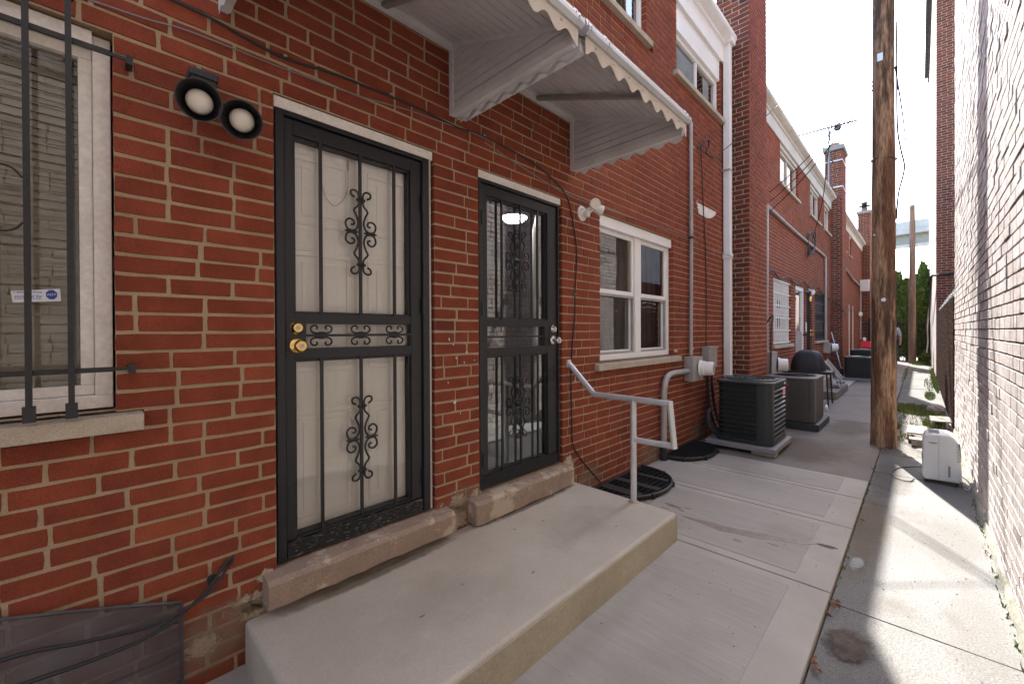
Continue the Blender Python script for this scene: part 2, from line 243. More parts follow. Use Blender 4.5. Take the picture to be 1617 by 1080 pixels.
# ------------------------------------------------------------------ mesh helpers
def zc(v): return v + H
class MB:
    def __init__(s): s.v = []; s.f = []
    def add(s, vs, fs):
        o = len(s.v); s.v += [tuple(p) for p in vs]; s.f += [tuple(i + o for i in f) for f in fs]; return s
    def box(s, x0, x1, y0, y1, z0, z1):
        return s.add([(x0, y0, z0), (x1, y0, z0), (x1, y1, z0), (x0, y1, z0), (x0, y0, z1), (x1, y0, z1), (x1, y1, z1), (x0, y1, z1)],
                     [(0, 3, 2, 1), (4, 5, 6, 7), (0, 1, 5, 4), (1, 2, 6, 5), (2, 3, 7, 6), (3, 0, 4, 7)])
    def inbox(s, x0, x1, y0, y1, z0, z1):       # room without its front
        return s.add([(x0, y0, z0), (x1, y0, z0), (x1, y1, z0), (x0, y1, z0), (x0, y0, z1), (x1, y0, z1), (x1, y1, z1), (x0, y1, z1)],
                     [(0, 1, 2, 3), (7, 6, 5, 4), (1, 5, 6, 2), (2, 6, 7, 3), (3, 7, 4, 0)])
    def obox(s, M, sx, sy, sz):
        vs = [M @ Vector((a * sx / 2, b * sy / 2, c * sz / 2)) for c in (-1, 1) for a, b in ((-1, -1), (1, -1), (1, 1), (-1, 1))]
        return s.add(vs, [(0, 3, 2, 1), (4, 5, 6, 7), (0, 1, 5, 4), (1, 2, 6, 5), (2, 3, 7, 6), (3, 0, 4, 7)])
    def poly(s, pts): return s.add(pts, [tuple(range(len(pts)))])
    def prism(s, a, b):                         # two matching rings
        n = len(a)
        return s.add(list(a) + list(b), [tuple(range(n))[::-1], tuple(range(n, 2 * n))] + [(i, (i + 1) % n, n + (i + 1) % n, n + i) for i in range(n)])
    def tube(s, pts, r, n=8, caps=True):
        pts = [Vector(p) for p in pts]; m = len(pts); rs = r if isinstance(r, (list, tuple)) else [r] * m
        t = [(pts[min(i + 1, m - 1)] - pts[max(i - 1, 0)]).normalized() for i in range(m)]
        u = t[0].cross(Vector((0, 0, 1)))
        if u.length < 1e-3: u = t[0].cross(Vector((1, 0, 0)))
        u.normalize(); vs = []
        for i in range(m):
            u = (u - t[i] * u.dot(t[i])).normalized(); w = t[i].cross(u)
            vs += [pts[i] + (u * math.cos(2 * math.pi * k / n) + w * math.sin(2 * math.pi * k / n)) * rs[i] for k in range(n)]
        fs = [(i * n + k, i * n + (k + 1) % n, (i + 1) * n + (k + 1) % n, (i + 1) * n + k) for i in range(m - 1) for k in range(n)]
        if caps: fs += [tuple(range(n))[::-1], tuple(range((m - 1) * n, m * n))]
        return s.add(vs, fs)
    def lathe(s, p, axis, prof, n=20):          # prof: (radius, distance along axis)
        ax = Vector(axis).normalized(); u = ax.cross(Vector((0, 0, 1)))
        if u.length < 1e-3: u = Vector((1, 0, 0))
        u.normalize(); w = ax.cross(u); p = Vector(p)
        vs = [p + ax * h + (u * math.cos(2 * math.pi * k / n) + w * math.sin(2 * math.pi * k / n)) * r for r, h in prof for k in range(n)]
        fs = [(i * n + k, i * n + (k + 1) % n, (i + 1) * n + (k + 1) % n, (i + 1) * n + k) for i in range(len(prof) - 1) for k in range(n)]
        fs += [tuple(range(n))[::-1], tuple(range((len(prof) - 1) * n, len(prof) * n))]
        return s.add(vs, fs)
    def rrect(s, x0, x1, y0, y1, z0, z1, r, n=5, axis='z'):     # box with rounded vertical corners
        ring = []
        for cx, cy, a0 in ((x1 - r, y1 - r, 0), (x0 + r, y1 - r, 90), (x0 + r, y0 + r, 180), (x1 - r, y0 + r, 270)):
            for k in range(n + 1):
                a = rad(a0 + 90 * k / n); ring.append((cx + r * math.cos(a), cy + r * math.sin(a)))
        return s.prism([(x, y, z0) for x, y in ring], [(x, y, z1) for x, y in ring])
    def build(s, name, m, parent=None, smooth=False, kind=None):
        me = bpy.data.meshes.new(name); me.from_pydata(s.v, [], s.f); me.update()
        if m: me.materials.append(m)
        if smooth:
            me.polygons.foreach_set('use_smooth', [True] * len(me.polygons))
            try: me.set_sharp_from_angle(angle=rad(40))
            except Exception: pass
        return link(name, me, parent, kind)
def link(name, me, parent=None, kind=None):
    o = bpy.data.objects.new(name, me); COL.objects.link(o)
    if parent: o.parent = parent
    if kind: o['kind'] = kind
    return o
def bevel(o, w, seg=2):
    b = o.modifiers.new('bevel', 'BEVEL'); b.width = w; b.segments = seg; b.limit_method = 'ANGLE'; b.angle_limit = rad(40)
    return o
def empty(name, loc=(0, 0, 0), parent=None):
    o = bpy.data.objects.new(name, None); COL.objects.link(o); o.empty_display_size = 0.05
    if parent: o.parent = parent
    else: o.location = loc
    return o
def tag(o, label, cat, group=None, kind=None):
    o['label'] = label; o['category'] = cat
    if group: o['group'] = group
    if kind: o['kind'] = kind
    return o
def thing(name, label, cat, group=None):
    return tag(empty(name), label, cat, group)
def smooth_path(pts, k=6):
    P = [Vector(p) for p in pts]; P = [P[0] * 2 - P[1]] + P + [P[-1] * 2 - P[-2]]; out = []
    for i in range(1, len(P) - 2):
        a, b, c, d = P[i - 1:i + 3]
        for j in range(k):
            t = j / k; out.append(0.5 * ((2 * b) + (c - a) * t + (2 * a - 5 * b + 4 * c - d) * t * t + (3 * b - a - 3 * c + d) * t ** 3))
    return out + [P[-2]]
def project(p):
    d = Vector(p) - CAMP; w = d.dot(CF)
    if w < 0.1: return None
    return 808.5 + FPX * d.dot(CR) / w, 528.03 - FPX * d.dot(CU) / w, w
# ------------------------------------------------------------------ brickwork
CH = 0.0677; Z0 = -0.0115 + 0.0028               # course height, bottom bed joint
def zk(k): return Z0 + CH * k
BRICK_MESH = {}
def brick_variant(i, mats):
    key = (i, mats.name)
    if key in BRICK_MESH: return BRICK_MESH[key]
    r = random.Random(100 + i)
    pts = []
    j = lambda a: r.uniform(-a, a)
    for t in (-0.5, -0.2, 0.15, 0.5): pts.append((t, -0.5))
    pts.append((0.5, j(0.2)))
    for t in (0.5, 0.2, -0.15, -0.5): pts.append((t, 0.5))
    pts.append((-0.5, j(0.2)))
    hi, lo = [], []
    for a, b in pts:
        a2 = a * 1.0 + j(0.008); b2 = b + j(0.022)
        corner = abs(a) == 0.5 and abs(b) == 0.5
        ins = 0.985 if corner else 1.0
        lo.append((a2 * ins, b2 * ins)); hi.append((a2 * (0.985 if not corner else 0.972), b2 * (0.955 if not corner else 0.92)))
    n = len(pts); tilt = j(0.0006)
    vs = [(a, 0.0 + tilt * a * 2, b) for a, b in hi] + [(a, 0.0022, b) for a, b in lo] + [(a, 1.0 * 0.022, b) for a, b in lo]
    fs = [tuple(range(n))] + [(i2, (i2 + 1) % n, n + (i2 + 1) % n, n + i2) for i2 in range(n)] + [(n + i2, n + (i2 + 1) % n, 2 * n + (i2 + 1) % n, 2 * n + i2) for i2 in range(n)]
    me = bpy.data.meshes.new('brick'); me.from_pydata(vs, [], fs); me.update(); me.materials.append(mats)
    BRICK_MESH[key] = me
    return me
def brickwork(parent, O, Sd, Nd, s0, s1, k0, k1, opens, mo, ma, mortar, nsep=0, L=0.2005, jt=0.0118, depth=0.095, recess=0.0045, proud=0.0012, seed=1,
              inset=((0, 0), (0, 0)), halves=0.05, mdepth=0.1):
    """bricks on a vertical plane: O origin, Sd along, Nd outward; opens = (s0,s1,z0,z1) holes"""
    O = Vector(O); Sd = Vector(Sd); Nd = Vector(Nd); r = random.Random(seed); Zv = Vector((0, 0, 1))
    P = lambda s, d, z: O + Sd * s - Nd * d + Zv * z
    # mortar bed with reveals at the openings
    mb = MB(); xs = sorted({s0, s1} | {min(max(v, s0), s1) for o in opens for v in o[:2]}); zs = sorted({zk(k0), zk(k1)} | {min(max(v, zk(k0)), zk(k1)) for o in opens for v in o[2:]})
    def hole(a, b): return any(o[0] < a < o[1] and o[2] < b < o[3] for o in opens)
    for i in range(len(xs) - 1):
        for j in range(len(zs) - 1):
            a, b, c, d = xs[i], xs[i + 1], zs[j], zs[j + 1]
            if b - a < 1e-6 or d - c < 1e-6 or hole((a + b) / 2, (c + d) / 2): continue
            mb.poly([P(a, recess, c), P(b, recess, c), P(b, recess, d), P(a, recess, d)])
    for o in opens:
        q = recess
        a, b, c, d = o[0] - q, o[1] + q, o[2] - q, o[3] + q
        for e in ([P(a, q, c), P(a, q, d), P(a, mdepth, d), P(a, mdepth, c)], [P(b, q, c), P(b, q, d), P(b, mdepth, d), P(b, mdepth, c)],
                  [P(a, q, d), P(b, q, d), P(b, mdepth, d), P(a, mdepth, d)], [P(a, q, c), P(b, q, c), P(b, mdepth, c), P(a, mdepth, c)]): mb.poly(e)
    mb.build('mortar_bed', mortar, parent)
    cells = []
    for k in range(k0, k1):
        za, zb = zk(k) + jt / 2, zk(k + 1) - jt / 2; zm = (za + zb) / 2
        i0, i1 = inset[k % 2]
        spans = [(s0 + i0, s1 - i1)]
        for o in opens:
            if o[2] < zm < o[3]:
                ns = []
                for a, b in spans:
                    if o[1] <= a or o[0] >= b: ns.append((a, b)); continue
                    if o[0] > a: ns.append((a, o[0]))
                    if o[1] < b: ns.append((o[1], b))
                spans = ns
        x = s0 - L + (L / 2 if k % 2 else 0) + r.uniform(-0.012, 0.012)
        cuts = []
        while x < s1 + L:
            cuts.append(x)
            x += L / 2 if r.random() < halves else L + r.uniform(-0.004, 0.004)
        for a, b in spans:
            e = [a] + [c for c in cuts if a + 0.045 < c < b - 0.045] + [b]
            for i in range(len(e) - 1):
                q0 = e[i] + (jt / 2 if i > 0 else 0) + r.uniform(-0.0012, 0.0012); q1 = e[i + 1] - (jt / 2 if i < len(e) - 2 else 0) + r.uniform(-0.0012, 0.0012)
                if q1 - q0 > 0.02: cells.append((q0, q1, za + r.uniform(-0.0012, 0.0012), zb + r.uniform(-0.0012, 0.0012), r.uniform(0, proud), min(1, max(0, r.gauss(0.52, 0.16))), i == 0 or i == len(e) - 2))
    sep = set()
    if nsep:
        sc = []
        for i, c in enumerate(cells):
            pa = project(P(c[0], 0, c[2])); pb = project(P(c[1], 0, c[3]))
            if not pa or not pb: continue
            if max(pa[0], pb[0]) < 0 or min(pa[0], pb[0]) > 1617 or max(pa[1], pb[1]) < 0 or min(pa[1], pb[1]) > 1080: continue
            if (P(c[0], 0, c[2]) - CAMP).dot(Nd) > 0: continue
            sc.append((-abs(pa[0] - pb[0]) * abs(pa[1] - pb[1]), i))
        sep = {i for _, i in sorted(sc)[:nsep]}
    rot = Matrix((Sd, -Nd, Zv)).transposed()
    vs, fs, rn = [], [], []
    for i, (a, b, c, d, pr, col, edge) in enumerate(cells):
        if i in sep:
            me = brick_variant(r.randrange(14), mo)
            ob = link('brick', me, parent); ob.color = (col, col, col, 1)
            M = rot.to_4x4() @ Matrix.Diagonal((b - a, (depth / 0.022) if edge else 1.0, d - c, 1)); M.translation = P((a + b) / 2, -pr * 0, (c + d) / 2)
            ob.matrix_world = M
        else:
            o = len(vs); dp = depth if edge else 0.02; g = 0.0015
            jj = lambda: r.uniform(-0.0014, 0.0014)
            fr = [(a, c), (b, c), (b, d), (a, d)]
            vs += [P(s_ + (g if s_ == a else -g), -pr, z_ + (g if z_ == c else -g) + jj()) for s_, z_ in fr] + [P(s_ + jj() * (0 if edge else 1), 0.002 - pr, z_ + jj()) for s_, z_ in fr] + [P(s_, dp, z_) for s_, z_ in fr]
            fs += [(o, o + 1, o + 2, o + 3)] + [(o + q, o + (q + 1) % 4, o + 4 + (q + 1) % 4, o + 4 + q) for q in range(4)] + [(o + 4 + q, o + 4 + (q + 1) % 4, o + 8 + (q + 1) % 4, o + 8 + q) for q in range(4)]
            rn += [col] * 12
    if vs:
        me = bpy.data.meshes.new('brickwork'); me.from_pydata([tuple(v) for v in vs], [], fs); me.update(); me.materials.append(ma)
        at = me.attributes.new('rnd', 'FLOAT', 'POINT'); at.data.foreach_set('value', rn)
        link('brickwork', me, parent, 'stuff')
# ------------------------------------------------------------------ ground, pavement, paths
YR = -2.285                                  # face of the tan building across the alley
YS = -1.628                                  # edge of the new slab
def struct(name, mb, m, parent=None, smooth=False):
    o = mb.build(name, m, parent, smooth)
    if not parent: o['kind'] = 'structure'
    return o
gm = MB(); gm.poly([(-60, -400, -0.09), (1500, -400, -0.09), (1500, 400, -0.09), (-60, 400, -0.09)])
struct('ground', gm, GROUNDM)
pv = empty('pavement'); pv['kind'] = 'structure'
joints = [-9.0, 0.25, 2.655, 3.62, 4.31, 4.86]
for i in range(len(joints) - 1):
    a, b = joints[i] + 0.005, joints[i + 1] - 0.005
    p = MB().box(a, b, YS, 0.02, -0.13, 0.0).build('slab_panel', CONC, pv); bevel(p, 0.006, 2)
    x1 = b - 0.075 if i < 4 else b - 0.05
    MB().box(a + 0.075, x1, YS + 0.165, -0.03, 0.0005, 0.0026).build('broomed_field', BROOM, p)
MB().box(-9, 4.86, YS + 0.01, 0.0, -0.15, -0.014).build('joint_bed', OLD, pv)
def blob_sheet(cx, cy, rx, ry, z, seed, n=26, rough=0.25, ang=0.0, th=0.0012):
    r = random.Random(seed); ph = [r.uniform(0, 6.28) for _ in range(5)]
    top = []
    for k in range(n):
        a = 2 * math.pi * k / n; q = 1 + rough * sum(math.sin((j + 2) * a + ph[j]) / (j + 1.5) for j in range(5)) + r.uniform(-0.04, 0.04)
        x, y = rx * q * math.cos(a), ry * q * math.sin(a)
        top.append((cx + x * math.cos(ang) - y * math.sin(ang), cy + x * math.sin(ang) + y * math.cos(ang)))
    return MB().prism([(x, y, z) for x, y in top], [(x, y, z + th) for x, y in top])
# wet streak running across the slab to its edge
up = [(3.02, -0.70), (3.035, -0.80), (3.06, -0.93), (3.05, -1.0), (3.075, -1.10), (3.115, -1.2), (3.14, -1.3), (3.165, -1.38), (3.215, -1.47), (3.225, -1.5)]
lo = [(2.995, -0.75), (2.985, -0.87), (2.955, -1.0), (2.99, -1.08), (3.01, -1.19), (3.055, -1.27), (3.09, -1.35), (3.12, -1.42), (3.18, -1.485)]
ring = up + lo[::-1]; rr_ = random.Random(4); ring = [(x + rr_.uniform(-.006, .006), y + rr_.uniform(-.008, .008)) for x, y in ring]
MB().prism([(x, y, 0.0027) for x, y in ring], [(x, y, 0.0035) for x, y in ring]).build('wet_streak', WET, pv)
for (x, y, a, b, sd_) in ((3.14, -0.60, 0.02, 0.07, 1), (3.06, -0.57, 0.008, 0.025, 2), (3.10, -0.68, 0.01, 0.022, 3), (3.17, -0.70, 0.006, 0.02, 5), (3.03, -0.64, 0.005, 0.03, 6), (2.90, -1.12, 0.012, 0.03, 8), (3.0, -1.30, 0.01, 0.03, 9)):
    blob_sheet(x, y, a, b, 0.0027, sd_).build('wet_spot', WET, pv)
blob_sheet(3.21, -1.545, 0.02, 0.05, 0.0006, 11).build('wet_spot', WATER, pv)
# strip of old concrete between the slab and the tan building
al = empty('alley_strip'); al['kind'] = 'structure'
ax = [-9.0, 0.9, 2.62, 4.02, 5.35, 6.15]
for i in range(len(ax) - 1):
    p = MB().box(ax[i] + 0.003, ax[i + 1] - 0.003, YR - 0.02, YS - 0.006, -0.16, -0.03 - 0.002 * (i % 2)).build('slab_panel', OLDL, al)
def film(name, m, x0, x1, y0, y1, z, parent):
    return MB().poly([(x0, y0, z), (x1, y0, z), (x1, y1, z), (x0, y1, z)]).build(name, m, parent)
film('rust_stain', decal('rust_film', (0.22, 0.15, 0.06), amount=0.30, ns=5), 2.7, 4.9, -1.83, -1.56, -0.0275, al)
film('damp_stain', decal('damp_film', (0.13, 0.105, 0.085), amount=0.35, ns=7), 4.3, 6.1, -1.95, -1.56, -0.0262, al)
film('puddle', decal('puddle_film', (0.10, 0.09, 0.085), 0.25, 0.5, ns=45, edge=2.6, jag=5.0), 3.04, 3.28, -1.735, -1.645, -0.0252, al)
film('mud_hole', decal('mud_film', (0.12, 0.088, 0.065), amount=0.95, ns=16, edge=3.0, jag=2.4, col2=(0.045, 0.035, 0.03)), 2.14, 2.46, -1.84, -1.62, -0.0258, al)
for i, (x0_, x1_, y0_, y1_) in enumerate(((1.2, 2.7, -2.0, -1.6), (3.2, 4.6, -2.3, -1.9), (2.2, 3.4, -2.3, -2.0))):
    film('stain', decal('old_stain%d' % i, (0.20, 0.175, 0.15), amount=0.18, ns=4), x0_, x1_, y0_, y1_, -0.0270 + 0.0003 * i, al)
# same kind of film on the slab and the walkway
for i, (x0_, x1_, y0_, y1_, am) in enumerate(((4.9, 6.6, -1.6, -0.3, 0.5), (6.6, 8.4, -1.6, -0.9, 0.45), (2.75, 3.3, -0.5, -0.05, 0.5))):
    film('stain', decal('walk_stain%d' % i, (0.155, 0.12, 0.09), amount=am, ns=4), x0_, x1_, y0_, y1_, -0.0175 if x0_ > 4 else 0.0036, pv)
# older walkway further along the row
wk = empty('walkway'); wk['kind'] = 'structure'
wx_ = [4.86, 6.35, 8.0, 9.6, 11.2, 12.2]
for i in range(len(wx_) - 1):
    MB().box(wx_[i] + 0.006, wx_[i + 1] - 0.006, YS + 0.02 * (i % 2), 0.02, -0.16, -0.022 - 0.003 * (i % 2)).build('slab_panel', OLD, wk)
for i, x in enumerate((12.2, 14.4, 16.6, 18.8, 21.0, 23.2)):
    MB().box(x + 0.006, x + 2.194, -0.72, 0.02, -0.16, 0.0 - 0.002 * (i % 2)).build('slab_panel', CONC if i == 0 else OLD, wk)
    MB().box(x + 0.006, x + 2.194, YS, -0.728, -0.16, -0.024 - 0.002 * (i % 2)).build('slab_panel', OLD, wk)
fs_ = empty('far_path'); fs_['kind'] = 'structure'
for i, x in enumerate((10.55, 12.0, 13.6, 16.0, 18.6, 21.2)):
    MB().box(x + 0.008, (12.0, 13.6, 16.0, 18.6, 21.2, 24.4)[i] - 0.008, -2.34, YS - 0.01, -0.16, -0.03 - 0.006 * (i % 2)).build('slab_panel', OLDF, fs_)
# uneven dirt patch beyond the pole
def lumpy(x0, x1, y0, y1, z, amp, nx, ny, seed):
    r = random.Random(seed); mb = MB(); vs = [(x0 + (x1 - x0) * i / nx, y0 + (y1 - y0) * j / ny, z + r.uniform(-amp, amp)) for j in range(ny + 1) for i in range(nx + 1)]
    return mb.add(vs, [(j * (nx + 1) + i, j * (nx + 1) + i + 1, (j + 1) * (nx + 1) + i + 1, (j + 1) * (nx + 1) + i) for j in range(ny) for i in range(nx)])
o = lumpy(6.15, 10.56, -2.32, YS - 0.004, -0.035, 0.014, 60, 10, 3).build('dirt_patch', DIRT, None, True); o['kind'] = 'structure'
# ------------------------------------------------------------------ row house builder pieces
def rect_frame(mb, x0, x1, z0, z1, w, y0, y1):
    mb.box(x0, x1, y0, y1, z0, z0 + w); mb.box(x0, x1, y0, y1, z1 - w, z1)
    mb.box(x0, x0 + w, y0, y1, z0 + w, z1 - w); mb.box(x1 - w, x1, y0, y1, z0 + w, z1 - w)
    return mb
def cornice(parent, x0, x1, m, ztop=5.40):
    prof = [(0.0, ztop - 0.36), (-0.02, ztop - 0.36), (-0.024, ztop - 0.34), (-0.024, ztop - 0.14), (-0.05, ztop - 0.125), (-0.055, ztop - 0.10), (-0.09, ztop - 0.085), (-0.135, ztop - 0.06), (-0.15, ztop - 0.04), (-0.15, ztop), (-0.11, ztop + 0.004), (-0.10, ztop - 0.02), (0.1, ztop - 0.02), (0.1, ztop - 0.36)]
    return MB().prism([(x0, y, z) for y, z in prof], [(x1, y, z) for y, z in prof]).build('cornice', m, parent)
def shell(parent, x0, x1, ztop=5.36):
    mb = MB(); mb.box(x0, x1, 0.12, 8.0, ztop, ztop + 0.02); mb.box(x0, x1, 7.9, 8.0, 0, ztop); mb.box(x0 - 0.0, x0 + 0.1, 0.12, 7.9, 0, ztop); mb.box(x1 - 0.1, x1, 0.12, 7.9, 0, ztop)
    return mb.build('roof', ROOFM, parent)
def sill(parent, x0, x1, z0, z1, m=STONE, y=-0.045):
    o = MB().add([(x0, y, z0), (x1, y, z0), (x1, 0.12, z0), (x0, 0.12, z0), (x0, y, z1 - 0.006), (x1, y, z1 - 0.006), (x1, 0.12, z1 + 0.01), (x0, 0.12, z1 + 0.01)],
                 [(0, 3, 2, 1), (4, 5, 6, 7), (0, 1, 5, 4), (1, 2, 6, 5), (2, 3, 7, 6), (3, 0, 4, 7)]).build('sill', m, parent)
    return bevel(o, 0.004)
HEAD = zk(35); SILLB, SILLT = zk(15), zk(16)
# ------------------------------------------------------------------ nearest house
h1 = thing('row_house', 'nearest red brick row house with two black security doors side by side', 'house', 'row houses along the alley')
X1 = 6.38
D1 = (0.555, 1.372); D2 = (1.70, 2.545); WL = (-1.35, 0.064); WR = (3.07, 4.55); U2 = (4.65, 6.10); U1 = (2.42, 3.93)
TH1 = (0.50, 1.442, 0.215, zk(5) + 0.002); TH2 = (1.60, 2.566, 0.19, zk(5) + 0.002)
UZ0, UZ1 = zk(63), zk(75)
opens = [(D1[0], D1[1], TH1[3], HEAD), (D2[0], D2[1], TH2[3], HEAD), (WL[0], WL[1], SILLT, HEAD), (WR[0], WR[1], SILLT, HEAD), (U2[0], U2[1], UZ0, UZ1), (U1[0], U1[1], UZ0, UZ1),
         (WL[0] - 0.06, 0.135, SILLB, SILLT), (2.985, 4.67, SILLB, SILLT), (4.55, 6.22, zk(62), UZ0), (2.3, 4.08, zk(62), UZ0),
         (TH1[0], TH1[1], 0.0, TH1[3]), (TH2[0], TH2[1], 0.0, TH2[3])]
brickwork(h1, (0, 0, 0), (1, 0, 0), (0, -1, 0), -3.0, X1, 0, 76, opens, BRK_O, BRK_A, MORTAR, nsep=300, seed=11)
MB().box(TH1[0] + .002, TH1[1] - .002, 0.004, 0.14, 0, 0.214).build('wall_footing', PLASTER, h1)
MB().box(TH2[0] + .002, TH2[1] - .002, 0.004, 0.14, 0, 0.189).build('wall_footing', PLASTER, h1)
# thresholds
def threshold(x0, x1, z0, z1, seed):
    r = random.Random(seed); n = 14; a, b = [], []
    for i in range(n + 1):
        x = x0 + (x1 - x0) * i / n
        a.append((x, r.uniform(-0.003, 0.002), r.uniform(-0.003, 0.002)))
    mb = MB(); vs = []
    for x, dy, dz in a:
        vs += [(x, -0.085 + dy, z0 + dz * 1.6), (x, -0.088 + dy, z1 - 0.022 + dz), (x, -0.068 + dy, z1 - 0.004 + dz * 0.5), (x, 0.15, z1 + 0.006), (x, 0.15, z0)]
    fs = [(i * 5 + k, i * 5 + (k + 1) % 5, (i + 1) * 5 + (k + 1) % 5, (i + 1) * 5 + k) for i in range(n) for k in range(5)] + [(0, 1, 2, 3, 4), tuple(n * 5 + k for k in (4, 3, 2, 1, 0))]
    return mb.add(vs, fs).build('threshold', THRESH, h1)
threshold(TH1[0], TH1[1], 0.222, 0.338, 1); threshold(TH2[0], TH2[1], 0.192, 0.332, 2)
# pale plaster remnants low on the wall
def plaster(cx, cz, rx, rz, seed, parent=h1, y=-0.0012, ang=0.0):
    r = random.Random(seed); ph = [r.uniform(0, 6.28) for _ in range(7)]; n = 40; q = []
    for k in range(n):
        a = 2 * math.pi * k / n; t = 1 + 0.30 * sum(math.sin((j + 2) * a + ph[j]) / (j + 1.2) for j in range(7)) + r.uniform(-0.1, 0.1)
        u, w = rx * t * math.cos(a), rz * t * math.sin(a); q.append((cx + u * math.cos(ang) - w * math.sin(ang), cz + u * math.sin(ang) + w * math.cos(ang)))
    return MB().prism([(x, 0.004, z) for x, z in q], [(x, y, z) for x, z in q]).build('plaster_remnant', PLASTER, parent)
PLF = decal('plaster_film', (0.50, 0.41, 0.30), ns=34, edge=3.4, jag=9.0, col2=(0.40, 0.31, 0.22), flat=(2, 0, 2))
DSF = decal('dust_film', (0.30, 0.22, 0.15), ns=14, amount=0.45, edge=2.0, jag=4.5, flat=(2, 0, 2))
def vfilm(x0, x1, z0, z1, m=PLF, y=-0.0022, name='plaster_remnant'):
    return MB().poly([(x0, y, z0), (x1, y, z0), (x1, y, z1), (x0, y, z1)]).build(name, m, h1)
for q_ in ((0.235, 0.36, 0.09, 0.21), (0.36, 0.56, 0.19, 0.29), (0.40, 0.52, 0.15, 0.25), (1.42, 1.64, 0.16, 0.345), (1.46, 1.60, 0.27, 0.40), (1.60, 1.72, 0.26, 0.40), (2.53, 2.70, 0.20, 0.40), (0.47, 0.58, 0.30, 0.36), (1.36, 1.45, 0.22, 0.38)): vfilm(*q_)
for q_ in ((0.1, 0.6, -0.02, 0.34), (1.35, 1.8, 0.12, 0.46), (2.5, 3.2, -0.02, 0.30), (3.6, 4.4, -0.04, 0.22), (4.9, 5.6, -0.04, 0.3)): vfilm(*q_, DSF, -0.0030, 'dust')
cornice(h1, -9.0, 6.30, VINYL); shell(h1, -9.0, X1)
MB().box(-9.0, -3.001, 0.005, 0.1, 0, 5.1).build('wall_beyond', BRK_A, h1)
# chipped white smears of paint on the pier between the doors
for (x, z, a, b, s_) in ((1.47, 1.30, .010, .018, 1), (1.50, 1.27, .006, .014, 2), (1.60, 1.22, .010, .016, 3), (1.52, 1.19, .007, .014, 4), (1.58, 1.16, .009, .013, 5), (1.66, 1.17, .005, .007, 6), (1.51, 0.93, .02, .022, 7), (1.55, 0.86, .006, .012, 8), (1.46, 1.05, .006, .012, 9), (2.70, 0.95, .006, .009, 10)):
    q = plaster(x, z, a * 0.4, b * 0.45, 60 + s_, y=-0.0016); q.name = 'paint_fleck'; q.data.materials.clear(); q.data.materials.append(PATCH)

def scroll_tall(mb, x, y, z, s=0.000465, r=0.0052, sx=1.06):
    A = [(-65, 365), (-98, 388), (-100, 425), (-65, 440), (-28, 415), (-20, 350), (-28, 285), (-70, 230), (-45, 170), (-28, 100), (-50, 30), (-95, 8)]
    B = [(-100, 70), (-72, 82), (-78, 115), (-120, 130), (-158, 90), (-142, 25), (-100, 10)]
    for fx in (1, -1):
        for fz in (1, -1):
            for path in (A, B):
                mb.tube(smooth_path([(x + p[0] * s * sx * fx, y, z + p[1] * s * fz) for p in path], 3), r, 5)
        mb.tube([(x + fx * 0.082, y - 0.002, z), (x + fx * 0.066, y - 0.002, z), (x + fx * 0.046, y - 0.002, z), (x + fx * 0.028, y - 0.002, z), (x + fx * 0.014, y - 0.002, z)], [0.003, 0.008, 0.006, 0.008, 0.003], 6)
        for fz in (1, -1):
            mb.tube([(x + fx * 0.020, y, z + fz * 0.158), (x + fx * 0.004, y, z + fz * 0.163)], 0.0085, 6)
            mb.tube([(x + fx * 0.036, y, z + fz * 0.108), (x + fx * 0.033, y, z + fz * 0.105)], 0.007, 6)
def scroll_small(mb, x, y, z, sg, s=1.0, r=0.0045):
    for fx in (1, -1):
        P = [(-0.022, 0.026), (-0.019, 0.036), (-0.030, 0.043), (-0.045, 0.036), (-0.047, 0.020), (-0.032, 0.008), (0.0, 0.006)]
        mb.tube(smooth_path([(x + p[0] * fx * s, y, z + p[1] * sg * s) for p in P], 3), r, 5)
    mb.tube([(x - 0.012, y, z + sg * 0.008), (x + 0.012, y, z + sg * 0.008)], 0.006, 5)
